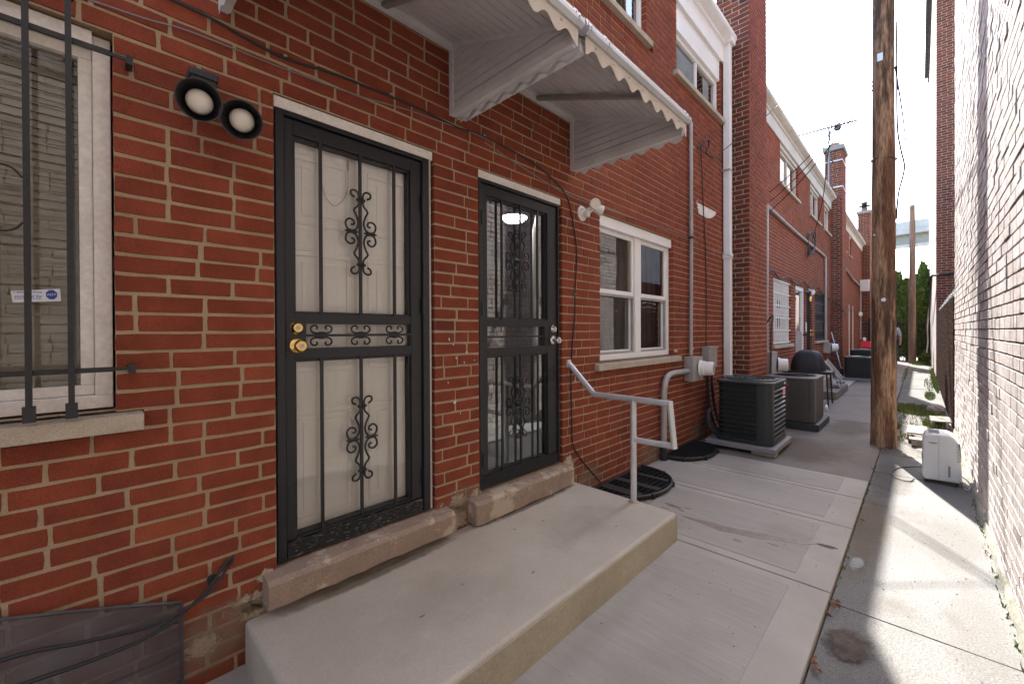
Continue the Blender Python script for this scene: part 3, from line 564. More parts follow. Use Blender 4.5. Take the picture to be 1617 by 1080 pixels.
def security_door(x0, x1, right_knob, metal, leafx, bars, mid, parent, glassm):
    d = empty('security_door', parent=parent)
    zb, zt = 0.352, HEAD
    yf = 0.022
    a, b = leafx
    # white trim round the opening
    t = MB(); t.box(x0 + 0.0045, x1 - 0.0045, 0.012, 0.10, zt - 0.050, zt - 0.003)
    t.box(x1 - 0.030, x1 - 0.0045, 0.03, 0.10, zb - 0.01, zt - 0.050)
    t.box(x0 + 0.0045, x0 + 0.008, 0.03, 0.10, zb - 0.01, zt - 0.050)
    t.build('trim', DIRTY, d)
    zt2 = zt - 0.052
    f = MB(); f.box(x0 + 0.009, a - 0.003, 0.006, 0.09, zb, zt2); f.box(b + 0.003, x1 - 0.031, 0.006, 0.09, zb, zt2); f.box(a - 0.003, b + 0.003, 0.006, 0.09, zt2 - 0.022, zt2 - 0.001)
    bevel(f.build('door_frame', BLACK, d), 0.003)
    ztl = zt2 - 0.026
    ga, gb = a + 0.038, b - 0.066 if not right_knob else b - 0.105
    if right_knob: ga = a + 0.055
    upz = (zc(0.088), zc(0.878)); loz = (zc(-0.905), zc(-0.118)); mz = (zc(-0.068), zc(0.043))
    if right_knob: mz = (zc(-0.10), zc(0.04)); loz = (zc(-0.915), zc(-0.155))
    L = MB(); y0, y1 = yf, yf + 0.04
    L.box(a, ga, y0, y1, zb + 0.075, ztl); L.box(gb, b, y0, y1, zb + 0.075, ztl)
    L.box(ga, gb, y0, y1, upz[1], ztl); L.box(ga, gb, y0, y1, mz[1], upz[0]); L.box(ga, gb, y0, y1, loz[1], mz[0]); L.box(ga, gb, y0, y1, zb + 0.075, loz[0])
    if right_knob: L.box(gb - 0.035, gb, y0, y1, mz[0], mz[1])
    else: L.box(ga, ga + 0.045, y0, y1, mz[0], mz[1])
    bevel(L.build('leaf_frame', BLACK, d), 0.003)
    # stepped inner lip round each light
    lp = MB()
    for z0_, z1_ in (upz, loz): rect_frame(lp, ga + .0005, gb - .0005, z0_ + .0005, z1_ - .0005, 0.010, y0 + 0.012, y1 + 0.01)
    lp.build('glazing_bead', BLACK, d)
    k = MB().box(a + 0.002, b - 0.002, yf - 0.008, yf + 0.03, zb, zb + 0.073)
    for j in range(8): k.box(a + 0.004, b - 0.004, yf - 0.011, yf - 0.0081, zb + 0.006 + j * 0.0085, zb + 0.0105 + j * 0.0085)
    k.build('kick_plate', KICK if not right_knob else BLACK, d)
    for bx in bars:
        for z0_, z1_ in (upz, loz):
            MB().box(bx - 0.0065, bx + 0.0065, yf - 0.001, yf + 0.012, z0_ - 0.006, z1_ + 0.006).build('bar', BLACK, d)
    mb_ = zc(-0.010) if not right_knob else (mz[0] + mz[1]) / 2
    MB().box(ga if right_knob else ga + 0.046, gb if not right_knob else gb - 0.036, yf + 0.004, yf + 0.016, mb_ - 0.006, mb_ + 0.006).build('bar', BLACK, d)
    for zz in (zc(0.495), zc(-0.52)):
        sb = MB(); scroll_tall(sb, mid, yf - 0.003, zz); sb.build('scroll', BLACK, d, True)
    if not right_knob:
        for bx in bars:
            sb = MB(); scroll_small(sb, bx, yf + 0.006, mb_ + 0.003, 1); scroll_small(sb, bx, yf + 0.006, mb_ - 0.003, -1); sb.build('scroll', BLACK, d, True)
    # panes
    for q0, q1 in (upz, loz, mz): MB().poly([(ga, y0 + 0.033, q0), (gb, y0 + 0.033, q0), (gb, y0 + 0.033, q1), (ga, y0 + 0.033, q1)]).build('pane', glassm, d)
    # lock plate, deadbolt and knob
    kx = b - 0.048 if right_knob else a + 0.046
    pl = MB().box((kx - 0.043), (kx + 0.040), yf - 0.004, yf - 0.0005, zc(-0.105), zc(0.065)).build('lock_plate', BLACK, d); bevel(pl, 0.0015)
    zd, zn = (zc(0.024), zc(-0.055)) if not right_knob else (zc(0.022), zc(-0.062))
    n = MB(); n.lathe((kx, yf - 0.004, zd), (0, -1, 0), [(0.028, 0), (0.028, 0.004), (0.024, 0.008), (0.021, 0.018), (0.019, 0.021), (0.006, 0.021)], 24)
    n.build('deadbolt', metal, d, True)
    n = MB(); n.lathe((kx, yf - 0.004, zn), (0, -1, 0), [(0.034, 0), (0.034, 0.003), (0.030, 0.008), (0.014, 0.012), (0.012, 0.030), (0.020, 0.036), (0.0265, 0.046), (0.0265, 0.056), (0.021, 0.063), (0.006, 0.064)], 24)
    n.build('knob', metal, d, True)
    for z_, dy in ((zd, 0.0255), (zn, 0.0685)):
        MB().lathe((kx, yf - dy + 0.0, z_), (0, -1, 0), [(0.0085, 0), (0.0085, 0.0012)], 12).build('keyhole', RIMM, d)
    for z_ in (zc(0.72), zc(0.15), zc(-0.80)):
        hx = a - 0.002 if right_knob else b + 0.002
        MB().tube([(hx, 0.004, z_ - 0.045), (hx, 0.004, z_ + 0.045)], 0.007, 8).build('hinge', BLACK, d, True)
    return d
dA = security_door(D1[0], D1[1], False, BRASS, (0.601, 1.297), (0.757, 0.948, 1.134), 0.948, h1, GLASS)
dB = security_door(D2[0], D2[1], True, STEEL, (1.735, 2.50), (1.925, 2.105, 2.285), 2.105, h1, GLASS2)
# white six-panel door behind the first security door
di = empty('inner_door', parent=h1)
MB().box(0.585, 1.338, 0.080, 0.120, 0.355, HEAD - 0.06).build('leaf', INNER, di)
for (a, b) in ((0.64, 0.92), (1.01, 1.29)):
    for (c, e) in ((0.47, 0.98), (1.16, 1.72), (1.84, 2.16)):
        m_ = rect_frame(MB(), a, b, c, e, 0.022, 0.074, 0.0795); bevel(m_.build('panel', INNER, di), 0.005)
        bevel(MB().box(a + 0.05, b - 0.05, 0.0755, 0.0795, c + 0.05, e - 0.05).build('panel', INNER, di), 0.004)
MB().lathe((0.645, 0.0795, zc(-0.16)), (0, -1, 0), [(0.018, 0), (0.016, 0.008), (0.01, 0.014), (0.004, 0.016)], 16).build('knob', BRASS, di, True)
# door chain and spring hanging behind the glass
ch = MB(); cp = smooth_path([(0.905, 0.064, zc(0.80)), (0.90, 0.064, zc(0.70)), (0.87, 0.064, zc(0.64)), (0.83, 0.064, zc(0.615)), (0.79, 0.064, zc(0.66)), (0.775, 0.064, zc(0.73))], 10)
for i in range(0, len(cp) - 1):
    a, b = cp[i], cp[i + 1]; mv = (a + b) / 2; ch.tube([a + (b - a) * -0.15, mv, b + (b - a) * 0.15], 0.0018 if i % 2 else 0.0009, 4)
for i in range(10): ch.lathe((0.905, 0.064, zc(0.80) + i * 0.005), (0, 0, 1), [(0.0045, 0), (0.0062, 0.0015), (0.0045, 0.003)], 8)
ch.build('door_chain', CONDUIT, dA)
# hallway behind the second door
hall = MB().inbox(1.62, 3.9, 0.20, 3.2, 0.34, 2.75).build('hallway', HALL, h1)
MB().box(1.62, 1.69, 0.06, 0.20, 0.34, 2.75).box(2.56, 3.9, 0.11, 0.20, 0.34, 2.75).box(1.69, 2.56, 0.11, 0.20, HEAD, 2.75).build('hall_front', HALL, h1)
lm = empty('ceiling_lamp', parent=h1)
MB().lathe((3.00, 0.95, 2.50), (0, 0, 1), [(0.04, -0.06), (0.09, -0.05), (0.125, -0.02), (0.13, 0.0)], 28).build('shade', LAMP, lm, True)
MB().lathe((3.00, 0.95, 2.50), (0, 0, 1), [(0.134, -0.012), (0.138, -0.004), (0.138, 0.012), (0.05, 0.02)], 28).build('rim', RIMM, lm, True)
MB().tube([(3.00, 0.95, 2.51), (3.00, 0.95, 2.75)], 0.012, 8).build('stem', RIMM, lm)
bevel(MB().obox(Matrix.Translation((2.555 + 0.4 * math.cos(rad(45)), 0.225 + 0.4 * math.sin(rad(45)), (0.36 + HEAD) / 2)) @ Matrix.Rotation(rad(45), 4, 'Z'), 0.80, 0.04, HEAD - 0.36).build('open_inner_door', INNER, h1), 0.003)
# left window: white frame, sash, blind
w = empty('window', parent=h1)
f = rect_frame(MB(), WL[0] + .0045, WL[1] - .0045, SILLT + 0.012, HEAD - .0045, 0.045, 0.055, 0.115); bevel(f.build('frame', DIRTY, w), 0.003)
f = rect_frame(MB(), WL[0] + 0.050, WL[1] - 0.050, SILLT + 0.058, HEAD - 0.050, 0.034, 0.075, 0.125); bevel(f.build('sash', DIRTY, w), 0.003)
MB().box(WL[0], WL[1] - 0.05, 0.03, 0.054, HEAD - 0.05, HEAD - 0.005).build('head_trim', DIRTY, w)
MB().poly([(WL[0] + 0.08, 0.1, SILLT + 0.08), (WL[1] - 0.083, 0.1, SILLT + 0.08), (WL[1] - 0.083, 0.1, HEAD - 0.08), (WL[0] + 0.08, 0.1, HEAD - 0.08)]).build('pane', GLASSL, w)
for i in range(44):
    z_ = SILLT + 0.09 + i * 0.0262
    MB().add([(WL[0] + 0.09, 0.150, z_), (WL[1] - 0.086, 0.150, z_), (WL[1] - 0.086, 0.163, z_ + 0.0285), (WL[0] + 0.09, 0.163, z_ + 0.0285)], [(0, 1, 2, 3)]).build('blind_slat', BLIND, w)
MB().inbox(WL[0] + .005, WL[1] - .005, 0.126, 0.8, SILLT, HEAD).build('room', DARKIN, h1)
sill(h1, WL[0] - 0.055, 0.133, SILLB + 0.003, SILLT - 0.003)
# security sticker inside the pane
MB().add([(-0.172, 0.0968, zc(0.138)), (-0.168, 0.0968, zc(0.102)), (-0.064, 0.0968, zc(0.111)), (-0.066, 0.0968, zc(0.152))], [(0, 1, 2, 3)]).build('sticker', STICK, w)
def text_mesh(body, size, M, m, parent, name='lettering', shear=0.0):
    cu = bpy.data.curves.new('t', 'FONT'); cu.body = body; cu.size = size; cu.shear = shear; cu.fill_mode = 'FRONT'; cu.resolution_u = 3
    to = bpy.data.objects.new('t', cu); COL.objects.link(to); bpy.context.view_layer.update()
    me = bpy.data.meshes.new_from_object(to.evaluated_get(bpy.context.evaluated_depsgraph_get()))
    bpy.data.objects.remove(to); me.transform(M); me.materials.clear(); me.materials.append(m)
    return link(name, me, parent)
TB = Matrix.Rotation(rad(90), 4, 'X')
def tm(x, y, z, sx=1.0, rot=0.0): return Matrix.Translation((x, y, z)) @ TB @ Matrix.Rotation(rot, 4, 'Z') @ Matrix.Diagonal((sx, 1, 1, 1))
text_mesh('1-800-320-9936', 0.0085, tm(-0.167, 0.0962, zc(0.1318), 1.12, 0.06), BLUE, w)
text_mesh('secured by', 0.0125, tm(-0.165, 0.0962, zc(0.1175), 1.05, 0.06), BLUE, w, shear=0.3)
MB().poly([(-0.165, 0.0962, zc(0.1135)), (-0.107, 0.0962, zc(0.1165)), (-0.107, 0.0962, zc(0.1178)), (-0.165, 0.0962, zc(0.1148))]).build('underline', BLUE, w)
oc = [(-0.085 + 0.0135 * math.cos(rad(22.5 + 45 * k)), 0.0962, zc(0.1315) + 0.0165 * math.sin(rad(22.5 + 45 * k))) for k in range(8)]
MB().poly(oc).build('emblem', BLUE, w)
text_mesh('ADT', 0.0105, tm(-0.0955, 0.0958, zc(0.1275), 1.0, 0.05), STICK, w)
# window by the handrail
w = empty('window', parent=h1)
x0, x1 = WR
MB().box(x0 + .0045, x1 - .0045, 0.02, 0.12, HEAD - 0.095, HEAD - .0045).build('head_board', VINYL, w)
f = MB(); f.box(x0 + .0045, x0 + 0.05, 0.05, 0.12, SILLT + 0.01, HEAD - 0.096); f.box(x1 - 0.05, x1 - .0045, 0.05, 0.12, SILLT + 0.01, HEAD - 0.096); f.box(x0 + 0.05, x1 - 0.05, 0.05, 0.12, SILLT + 0.01, SILLT + 0.06)
xm = (x0 + x1) / 2 + 0.02; f.box(xm - 0.055, xm + 0.055, 0.045, 0.12, SILLT + 0.06, HEAD - 0.096); bevel(f.build('frame', VINYL, w), 0.003)
zm_ = zc(0.355)
for a, b in ((x0 + 0.051, xm - 0.056), (xm + 0.056, x1 - 0.051)):
    bevel(rect_frame(MB(), a, b, zm_ - 0.01, HEAD - 0.097, 0.04, 0.062, 0.09).build('sash', VINYL, w), 0.003)
    bevel(rect_frame(MB(), a, b, SILLT + 0.061, zm_ + 0.02, 0.034, 0.0905, 0.115).build('sash', VINYL, w), 0.003)
    MB().poly([(a + 0.036, 0.076, zm_ + 0.028), (b - 0.036, 0.076, zm_ + 0.028), (b - 0.036, 0.076, HEAD - 0.135), (a + 0.036, 0.076, HEAD - 0.135)]).build('pane', GLASSW, w)
    MB().poly([(a + 0.030, 0.102, SILLT + 0.09), (b - 0.030, 0.102, SILLT + 0.09), (b - 0.030, 0.102, zm_ - 0.012), (a + 0.030, 0.102, zm_ - 0.012)]).build('pane', GLASSW, w)
    rect_frame(MB(), a + 0.002, b - 0.002, SILLT + 0.062, zm_ - 0.012, 0.018, 0.066, 0.0895).build('screen_frame', CONDUIT, w)
cu = MB(); n_ = 70
for i in range(n_):
    xa, xb = x0 + 0.03 + (x1 - x0 - 0.06) * i / n_, x0 + 0.03 + (x1 - x0 - 0.06) * (i + 1) / n_
    ya, yb = 0.20 + 0.02 * math.sin(i * 0.9), 0.20 + 0.02 * math.sin((i + 1) * 0.9); cu.poly([(xa, ya, SILLT), (xb, yb, SILLT), (xb, yb, HEAD), (xa, ya, HEAD)])
cu.build('curtain', CURTD, w, True)
MB().inbox(x0 + .005, x1 - .005, 0.121, 0.7, SILLT, HEAD).build('room', DARKIN, h1)
sill(h1, 2.988, 4.667, SILLB + 0.003, SILLT - 0.003)
plaster(4.60, SILLT + 0.05, 0.03, 0.02, 71, y=-0.012); 
# upper windows
def upper_window(parent, x0, x1, z0, z1, fm=VINYL, head=0.30):
    w = empty('window', parent=parent)
    MB().box(x0 + .0045, x1 - .0045, 0.015, 0.12, z1 - head, z1 - .0045).build('head_board', fm, w)
    bevel(rect_frame(MB(), x0 + .0045, x1 - .0045, z0 + 0.01, z1 - head - 0.002, 0.05, 0.05, 0.12).build('frame', fm, w), 0.003)
    xm = (x0 + x1) / 2
    MB().box(xm - 0.018, xm + 0.018, 0.055, 0.11, z0 + 0.06, z1 - head - 0.052).build('mullion', fm, w)
    for a, b in ((x0 + 0.055, xm - 0.018), (xm + 0.018, x1 - 0.055)):
        MB().box(a, b, 0.08, 0.084, z0 + 0.06, z1 - head - 0.052).build('pane', GLASSW, w)
        MB().box(a, b, 0.14, 0.15, z0 + 0.03, z1 - head).build('curtain', CURTD, w)
    sill(parent, x0 - 0.07, x1 + 0.06, z0 - CH + 0.003, z0 - 0.003)
    MB().inbox(x0 + .005, x1 - .005, 0.151, 0.7, z0, z1).build('room', DARKIN, parent)
upper_window(h1, U2[0], U2[1], UZ0, UZ1); upper_window(h1, U1[0], U1[1], UZ0, UZ1)
# ------------------------------------------------------------------ chimneys between the houses
def chimney(x0, label, nsep, mo, ma, ztop=6.87, seed=5, x1=None, detail=True):
    c = thing('brick_chimney', label, 'chimney', 'chimneys between the row houses')
    x1 = x1 or x0 + 0.90; yf, yb = -0.28, 0.15; k1 = int((ztop - Z0) / CH); zr = int((5.36 - Z0) / CH) + 1
    ins = ((0.0, 0.0), (0.0225, 0.0225))
    if detail:
        # face towards the viewer, below the roof it stops at the house wall
        brickwork(c, (x0, 0, 0), (0, -1, 0), (-1, 0, 0), 0.0, 0.28, 0, zr, [], mo, ma, MORTAR, nsep=nsep, seed=seed, depth=0.021, inset=((0, 0), (0, 0.0225)), halves=0.0)
        brickwork(c, (x0, 0.15, 0), (0, -1, 0), (-1, 0, 0), 0.0, 0.43, zr, k1, [], mo, ma, MORTAR, nsep=0, seed=seed + 1, depth=0.021, inset=((0, 0), (0, 0.0225)), halves=0.0)
        brickwork(c, (x0, yf, 0), (1, 0, 0), (0, -1, 0), 0.0, x1 - x0, 0, k1, [], BRK_O if nsep else BRK_A, BRK_A, MORTAR, nsep=nsep // 2, seed=seed + 2, depth=0.021, inset=((0.0225, 0), (0, 0)), halves=0.12)
    zt = zk(k1)
    MB().box(x0 + 0.005, x1, yf + 0.005, -0.0, 0, zt).box(x0 + 0.005, x1, 0.0, yb, 5.37, zt).build('core', MORTAR, c)
    bevel(MB().box(x0 - 0.05, x1 + 0.05, yf - 0.05, yb + 0.05, zt + 0.002, zt + 0.14).build('cap', CAPM, c), 0.02)
    MB().lathe((x0 + 0.3, -0.06, zt + 0.13), (0, 0, 1), [(0.12, 0), (0.12, 0.12), (0.13, 0.13), (0.13, 0.16), (0.10, 0.16), (0.10, 0.02)], 14).build('flue_pot', CLAYP, c)
    return c
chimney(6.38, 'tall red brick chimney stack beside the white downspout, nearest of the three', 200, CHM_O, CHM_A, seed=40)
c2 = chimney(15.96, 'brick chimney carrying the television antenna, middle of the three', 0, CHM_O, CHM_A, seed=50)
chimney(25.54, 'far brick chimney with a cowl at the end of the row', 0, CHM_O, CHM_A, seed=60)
# ------------------------------------------------------------------ second and third houses
def lattice_window(house, x0, x1, z0, z1, gm, backm, name='window', ball=False):
    w = empty(name, parent=house)
    bevel(rect_frame(MB(), x0 + .005, x1 - .005, z0 + .005, z1 - .005, 0.05, 0.05, 0.11).build('frame', gm, w), 0.003)
    MB().box(x0 + 0.055, x1 - 0.055, 0.08, 0.085, z0 + 0.055, z1 - 0.055).build('backing', backm, w)
    n = max(5, int((x1 - x0) / 0.16))
    for i in range(1, n): 
        x = x0 + (x1 - x0) * i / n
        MB().box(x - 0.01, x + 0.01, 0.012, 0.03, z0 + 0.02, z1 - 0.02).build('guard_bar', gm, w)
    for k in range(6):
        z = z0 + 0.04 + (z1 - z0 - 0.08) * k / 5
        MB().box(x0 + 0.008, x1 - 0.008, 0.006, 0.0118, z - 0.011, z + 0.011).build('guard_bar', gm, w)
    sc = MB()
    for i in range(1, n - 1):
        for k in (0, 2, 4):
            cx, cz = x0 + (x1 - x0) * (i + 0.5) / n, z0 + 0.04 + (z1 - z0 - 0.08) * (k + 0.5) / 5
            sc.tube([(cx + 0.05 * math.cos(a * 0.7), 0.02, cz + 0.06 * math.sin(a * 0.7)) for a in range(9)], 0.006, 4)
    sc.build('guard_scroll', gm, w, kind='stuff')
    return w
h2 = thing('row_house', 'second brick row house with white grille window and grill parked before it', 'house', 'row houses along the alley')
XA, XB = 7.28, 15.96
W2a = (8.95, 10.45); D2a = (10.90, 11.95); D2b = (12.12, 12.80); W2b = (13.27, 15.1)
uz0, uz1 = zk(63), zk(75)
U2s = [(9.5, 11.2), (12.6, 14.0), (14.75, 15.8)]
o2 = [(W2a[0], W2a[1], SILLT, HEAD), (W2b[0], W2b[1], SILLT, HEAD), (D2a[0], D2a[1], 0.30, HEAD), (D2b[0], D2b[1], 0.30, HEAD), (W2a[0] - .07, W2a[1] + .08, SILLB, SILLT), (W2b[0] - .07, W2b[1] + .08, SILLB, SILLT)]
for a, b in U2s: o2 += [(a, b, uz0, uz1), (a - .07, b + .06, uz0 - CH, uz0)]
brickwork(h2, (0, 0, 0), (1, 0, 0), (0, -1, 0), XA, XB, 0, 76, o2, BRK_O, BRK_A, MORTAR, seed=21)
cornice(h2, XA + 0.02, XB - 0.05, CORN); shell(h2, XA, XB)
lattice_window(h2, W2a[0], W2a[1], SILLT, HEAD, GRILLEW, CURTW)
ww = MB().box(9.55, 9.80, 0.060, 0.0795, 1.42, 1.62).box(9.55, 9.80, 0.060, 0.0795, 1.75, 1.95).build('small_pane', DARKIN, h2)
lattice_window(h2, W2b[0], W2b[1], SILLT, HEAD, IRON, CURTW)
sill(h2, W2a[0] - .068, W2a[1] + .078, SILLB + .003, SILLT - .003); sill(h2, W2b[0] - .068, W2b[1] + .078, SILLB + .003, SILLT - .003)
for a, b in U2s: upper_window(h2, a, b, uz0, uz1, CORN, 0.10)
d = empty('storm_door', parent=h2)
rect_frame(MB(), D2a[0] + .005, D2a[1] - .005, 0.31, HEAD - .005, 0.09, 0.03, 0.10).build('frame', VINYL, d)
MB().box(D2a[0] + .095, D2a[1] - .095, 0.05, 0.09, 0.40, 1.32).build('lower_panel', CONDUIT, d); MB().box(D2a[0] + .095, D2a[1] - .095, 0.06, 0.066, 1.325, HEAD - .095).build('pane', GLASSW, d)
MB().box(D2a[0] + .02, D2a[1] - .02, 0.14, 0.16, 0.31, HEAD).build('inner_leaf', CURTW, d)
MB().lathe((D2a[1] - 0.05, 0.03, 1.25), (0, -1, 0), [(0.03, 0), (0.03, 0.02), (0.012, 0.02), (0.025, 0.06), (0.01, 0.07)], 10).build('knob', IRON, d)
d = empty('security_door', parent=h2)
rect_frame(MB(), D2b[0] + .005, D2b[1] - .005, 0.31, HEAD - .005, 0.07, 0.02, 0.10).build('leaf_frame', BLACK, d); MB().box(D2b[0] + .075, D2b[1] - .075, 0.06, 0.07, 0.38, HEAD - .075).build('pane', GLASS2, d)
MB().box(D2b[0] + .02, D2b[1] - .02, 0.14, 0.16, 0.31, HEAD).build('inner_leaf', DARKIN, d)
for i in range(1, 4): MB().box(D2b[0] + (D2b[1] - D2b[0]) * i / 4 - .008, D2b[0] + (D2b[1] - D2b[0]) * i / 4 + .008, 0.025, 0.04, 0.38, HEAD - 0.075).build('bar', BLACK, d)
for z_ in (zc(-0.0), zc(-0.10)): MB().lathe((D2b[1] - 0.05, 0.02, z_), (0, -1, 0), [(0.035, 0), (0.03, 0.01), (0.012, 0.02), (0.028, 0.05), (0.01, 0.065)], 12).build('knob', BRASS, d, True)
h3 = thing('row_house', 'third brick row house at the far end behind the black cooling units', 'house', 'row houses along the alley')
XC, XD = 16.86, 25.54
U3 = [(18.2, 19.6), (20.6, 21.3)]; D3 = [(20.45, 20.95), (21.7, 22.2)]
o3 = [(a, b, uz0, uz1) for a, b in U3] + [(a, b, 0.30, HEAD) for a, b in D3]
brickwork(h3, (0, 0, 0), (1, 0, 0), (0, -1, 0), XC, XD, 0, 76, o3, BRK_O, BRK_A, MORTAR, seed=33)
cornice(h3, XC + .02, XD - .05, CORN); shell(h3, XC, XD)
for a, b in U3: upper_window(h3, a, b, uz0, uz1, CORN, 0.10)
for a, b in D3:
    d = empty('door', parent=h3); rect_frame(MB(), a + .005, b - .005, 0.31, HEAD - .005, 0.08, 0.02, 0.10).build('frame', VINYL, d); MB().box(a + .085, b - .085, 0.05, 0.09, 0.39, HEAD - .085).build('leaf', DIRTY, d)
MB().box(25.56, 26.4, 0.0, 8.0, 0, 5.3).build('end_wall', BRK_A, h3)
# ------------------------------------------------------------------ tan building on the right
tb = thing('tan_brick_building', 'tall pale tan brick wall in raking sun along the right of the alley', 'building')
brickwork(tb, (0, YR, 0), (1, 0, 0), (0, 1, 0), -2.5, 8.05, -1, 118, [], TAN_O, TAN_A, MORTW, nsep=300, seed=77, recess=0.012, proud=0.006, halves=0.18, depth=0.02, jt=0.009)
MB().box(-12, 8.045, -9.0, YR - 0.012, -0.1, 7.95).build('body', TAN_A, tb)
ft = MB(); r = random.Random(5); n_ = 60; vs = []
for i in range(n_ + 1):
    x = -1.5 + 9.55 * i / n_; e = r.uniform(0, 0.012)
    vs += [(x, YR + 0.016 + e, -0.04), (x, YR + 0.010 + e * 0.6, 0.015 + r.uniform(-0.015, 0.012)), (x, YR - 0.002, 0.035 + r.uniform(-0.02, 0.02))]
ft.add(vs, [(i * 3 + k, (i + 1) * 3 + k, (i + 1) * 3 + k + 1, i * 3 + k + 1) for i in range(n_) for k in range(2)])
ft.build('cement_skirt', mat('cement_skirt', (0.33, 0.31, 0.25), 0.95, col2=(0.20, 0.19, 0.14), ns=7, grain=0.3, gs=60, bump=0.8, bs=40), tb, True)
# ------------------------------------------------------------------ building beyond the fence
bb = thing('far_brick_building', 'tall building beyond the fence with dark red brick end and pale side', 'building')
XB2, YB2 = 16.1, -2.265
brickwork(bb, (XB2, YB2, 0), (0, -1, 0), (-1, 0, 0), 0.0, 1.6, 0, 200, [], CHM_O, CHM_A, MORTAR, seed=90, depth=0.02, halves=0.0)
MB().box(XB2 + 0.02, 29.0, -9, YB2 - 0.004, 0, 13.6).build('side_wall', STUCCO, bb)
tl = MB()
for i in range(34): tl.box(16.3 + i * 0.37, 16.55 + i * 0.37, YB2 - 0.3, YB2 + 0.16, 13.62, 13.76)
tl.box(16.1, 29.05, -9, YB2 + 0.05, 13.5, 13.61)
tl.build('eave_tiles', ROOFM, bb)
MB().tube([(16.0, -2.9, zc(1.50)), (16.0, -2.20, zc(1.48)), (16.05, -2.17, zc(1.46)), (18.5, -2.18, zc(0.95)), (21.0, -2.19, zc(0.45))], 0.028, 8).build('pipe', IRON, bb, True)
MB().tube(smooth_path([(20.5, -2.19, zc(0.9)), (22, -2.15, zc(0.2)), (23, -2.17, zc(-0.4)), (23.5, -2.14, zc(-0.9))], 4), 0.02, 6).build('white_cable', PLASW, bb, True)
# ------------------------------------------------------------------ chain-link fence
fe = thing('chain_link_fence', 'brown chain-link fence with barbed wire between the two right-hand buildings', 'fence')
FY = -2.275; fx0, fx1, fh = 8.1, 16.0, 1.80
for i in range(5):
    x = fx0 + 0.03 + (fx1 - fx0 - 0.06) * i / 4
    MB().tube([(x, FY - 0.03, -0.05), (x, FY - 0.03, fh)], 0.026, 8).build('post', FENCEM, fe, True)
    MB().tube([(x, FY - 0.03, fh), (x, FY - 0.20, fh + 0.35)], 0.018, 6).build('barb_arm', IRON, fe)
MB().tube([(fx0, FY - 0.03, fh - 0.01), (fx1, FY - 0.03, fh - 0.01)], 0.018, 6).build('rail', FENCEM, fe, True)
cl = MB(); sp = 0.06
def wire(p, q, w_=0.0022):
    p = Vector(p); q = Vector(q); t = (q - p).normalized(); u = Vector((0, 1, 0)) * w_; v = t.cross(Vector((0, 1, 0))) * w_
    cl.add([p + u, p + v, p - u, p - v, q + u, q + v, q - u, q - v], [(0, 1, 5, 4), (1, 2, 6, 5), (2, 3, 7, 6), (3, 0, 4, 7)])
n_ = int((fx1 - fx0 + fh) / sp)
for i in range(n_):
    s_ = fx0 - fh + i * sp
    for sg in (1, -1):
        a, b = (s_, s_ + fh)
        pa, pb = max(a, fx0), min(b, fx1)
        if pb - pa < 0.02: continue
        za, zb_ = (pa - a), (pb - a)
        if sg < 0: za, zb_ = fh - za, fh - zb_
        wire((pa, FY + 0.003 * sg, za), (pb, FY + 0.003 * sg, zb_))
cl.build('chain_mesh', FENCEM, fe, kind='stuff')
for k in range(3):
    pts = [(fx0 + (fx1 - fx0) * i / 40, FY - 0.06 - 0.055 * k + 0.01 * math.sin(i * 1.7), fh + 0.10 + 0.11 * k + 0.015 * math.cos(i * 2.3)) for i in range(41)]
    bwm = MB().tube(pts, 0.003, 4)
    for i in range(1, 40): p_ = Vector(pts[i]); bwm.tube([p_ + Vector((0.02, 0, 0.03)), p_ - Vector((0.02, 0, 0.03))], 0.0028, 3); bwm.tube([p_ + Vector((0.0, 0.03, -0.02)), p_ - Vector((0.0, 0.03, -0.02))], 0.0028, 3)
    bwm.build('barbed_wire', IRON, fe)
yard = MB().box(8.06, 16.09, -4.6, -4.5, 0, 3.0).build('yard_wall', BRK_A); tag(yard, 'shaded low brick wall at the back of the fenced yard', 'wall')
# ------------------------------------------------------------------ stoop and handrail
st = thing('concrete_stoop', 'wide low concrete step in front of the two black doors', 'step', 'concrete steps at the doors')
SX0, SX1, SY, SZ = 0.433, 2.64, -0.842, 0.18
o = MB().box(SX0, SX1, SY, -0.002, -0.02, SZ).build('tread', STOOP, st); b_ = bevel(o, 0.018, 4)
MB().box(SX0 + 0.02, SX1 - 0.004, SY - 0.0025, SY + 0.01, 0.001, SZ - 0.020).build('riser', RISER, st)
for (x, y, s_) in ((1.2, -.45, 3), (1.5, -.62, 4), (1.95, -.3, 5), (1.75, -.25, 7), (0.95, -.5, 8), (2.2, -.66, 9)):
    blob_sheet(x, y, .006 + .003 * (s_ % 3), .005, SZ + 0.0001, s_).build('speck', WET, st)
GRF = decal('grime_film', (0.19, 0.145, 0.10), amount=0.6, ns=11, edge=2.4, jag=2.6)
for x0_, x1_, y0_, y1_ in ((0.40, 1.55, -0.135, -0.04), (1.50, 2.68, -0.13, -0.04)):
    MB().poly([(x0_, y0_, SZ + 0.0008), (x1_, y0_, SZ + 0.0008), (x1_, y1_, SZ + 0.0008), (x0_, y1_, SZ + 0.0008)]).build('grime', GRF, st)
GRW = decal('wear_film', (0.30, 0.255, 0.20), amount=0.11, ns=6, edge=1.6, jag=3.0)
for x0_, x1_, y0_, y1_ in ((0.6, 1.5, -0.75, -0.2), (1.6, 2.5, -0.7, -0.25)):
    MB().poly([(x0_, y0_, SZ + 0.0004 + 0.0001 * x0_), (x1_, y0_, SZ + 0.0004 + 0.0001 * x0_), (x1_, y1_, SZ + 0.0004 + 0.0001 * x0_), (x0_, y1_, SZ + 0.0004 + 0.0001 * x0_)]).build('worn_patch', GRW, st)
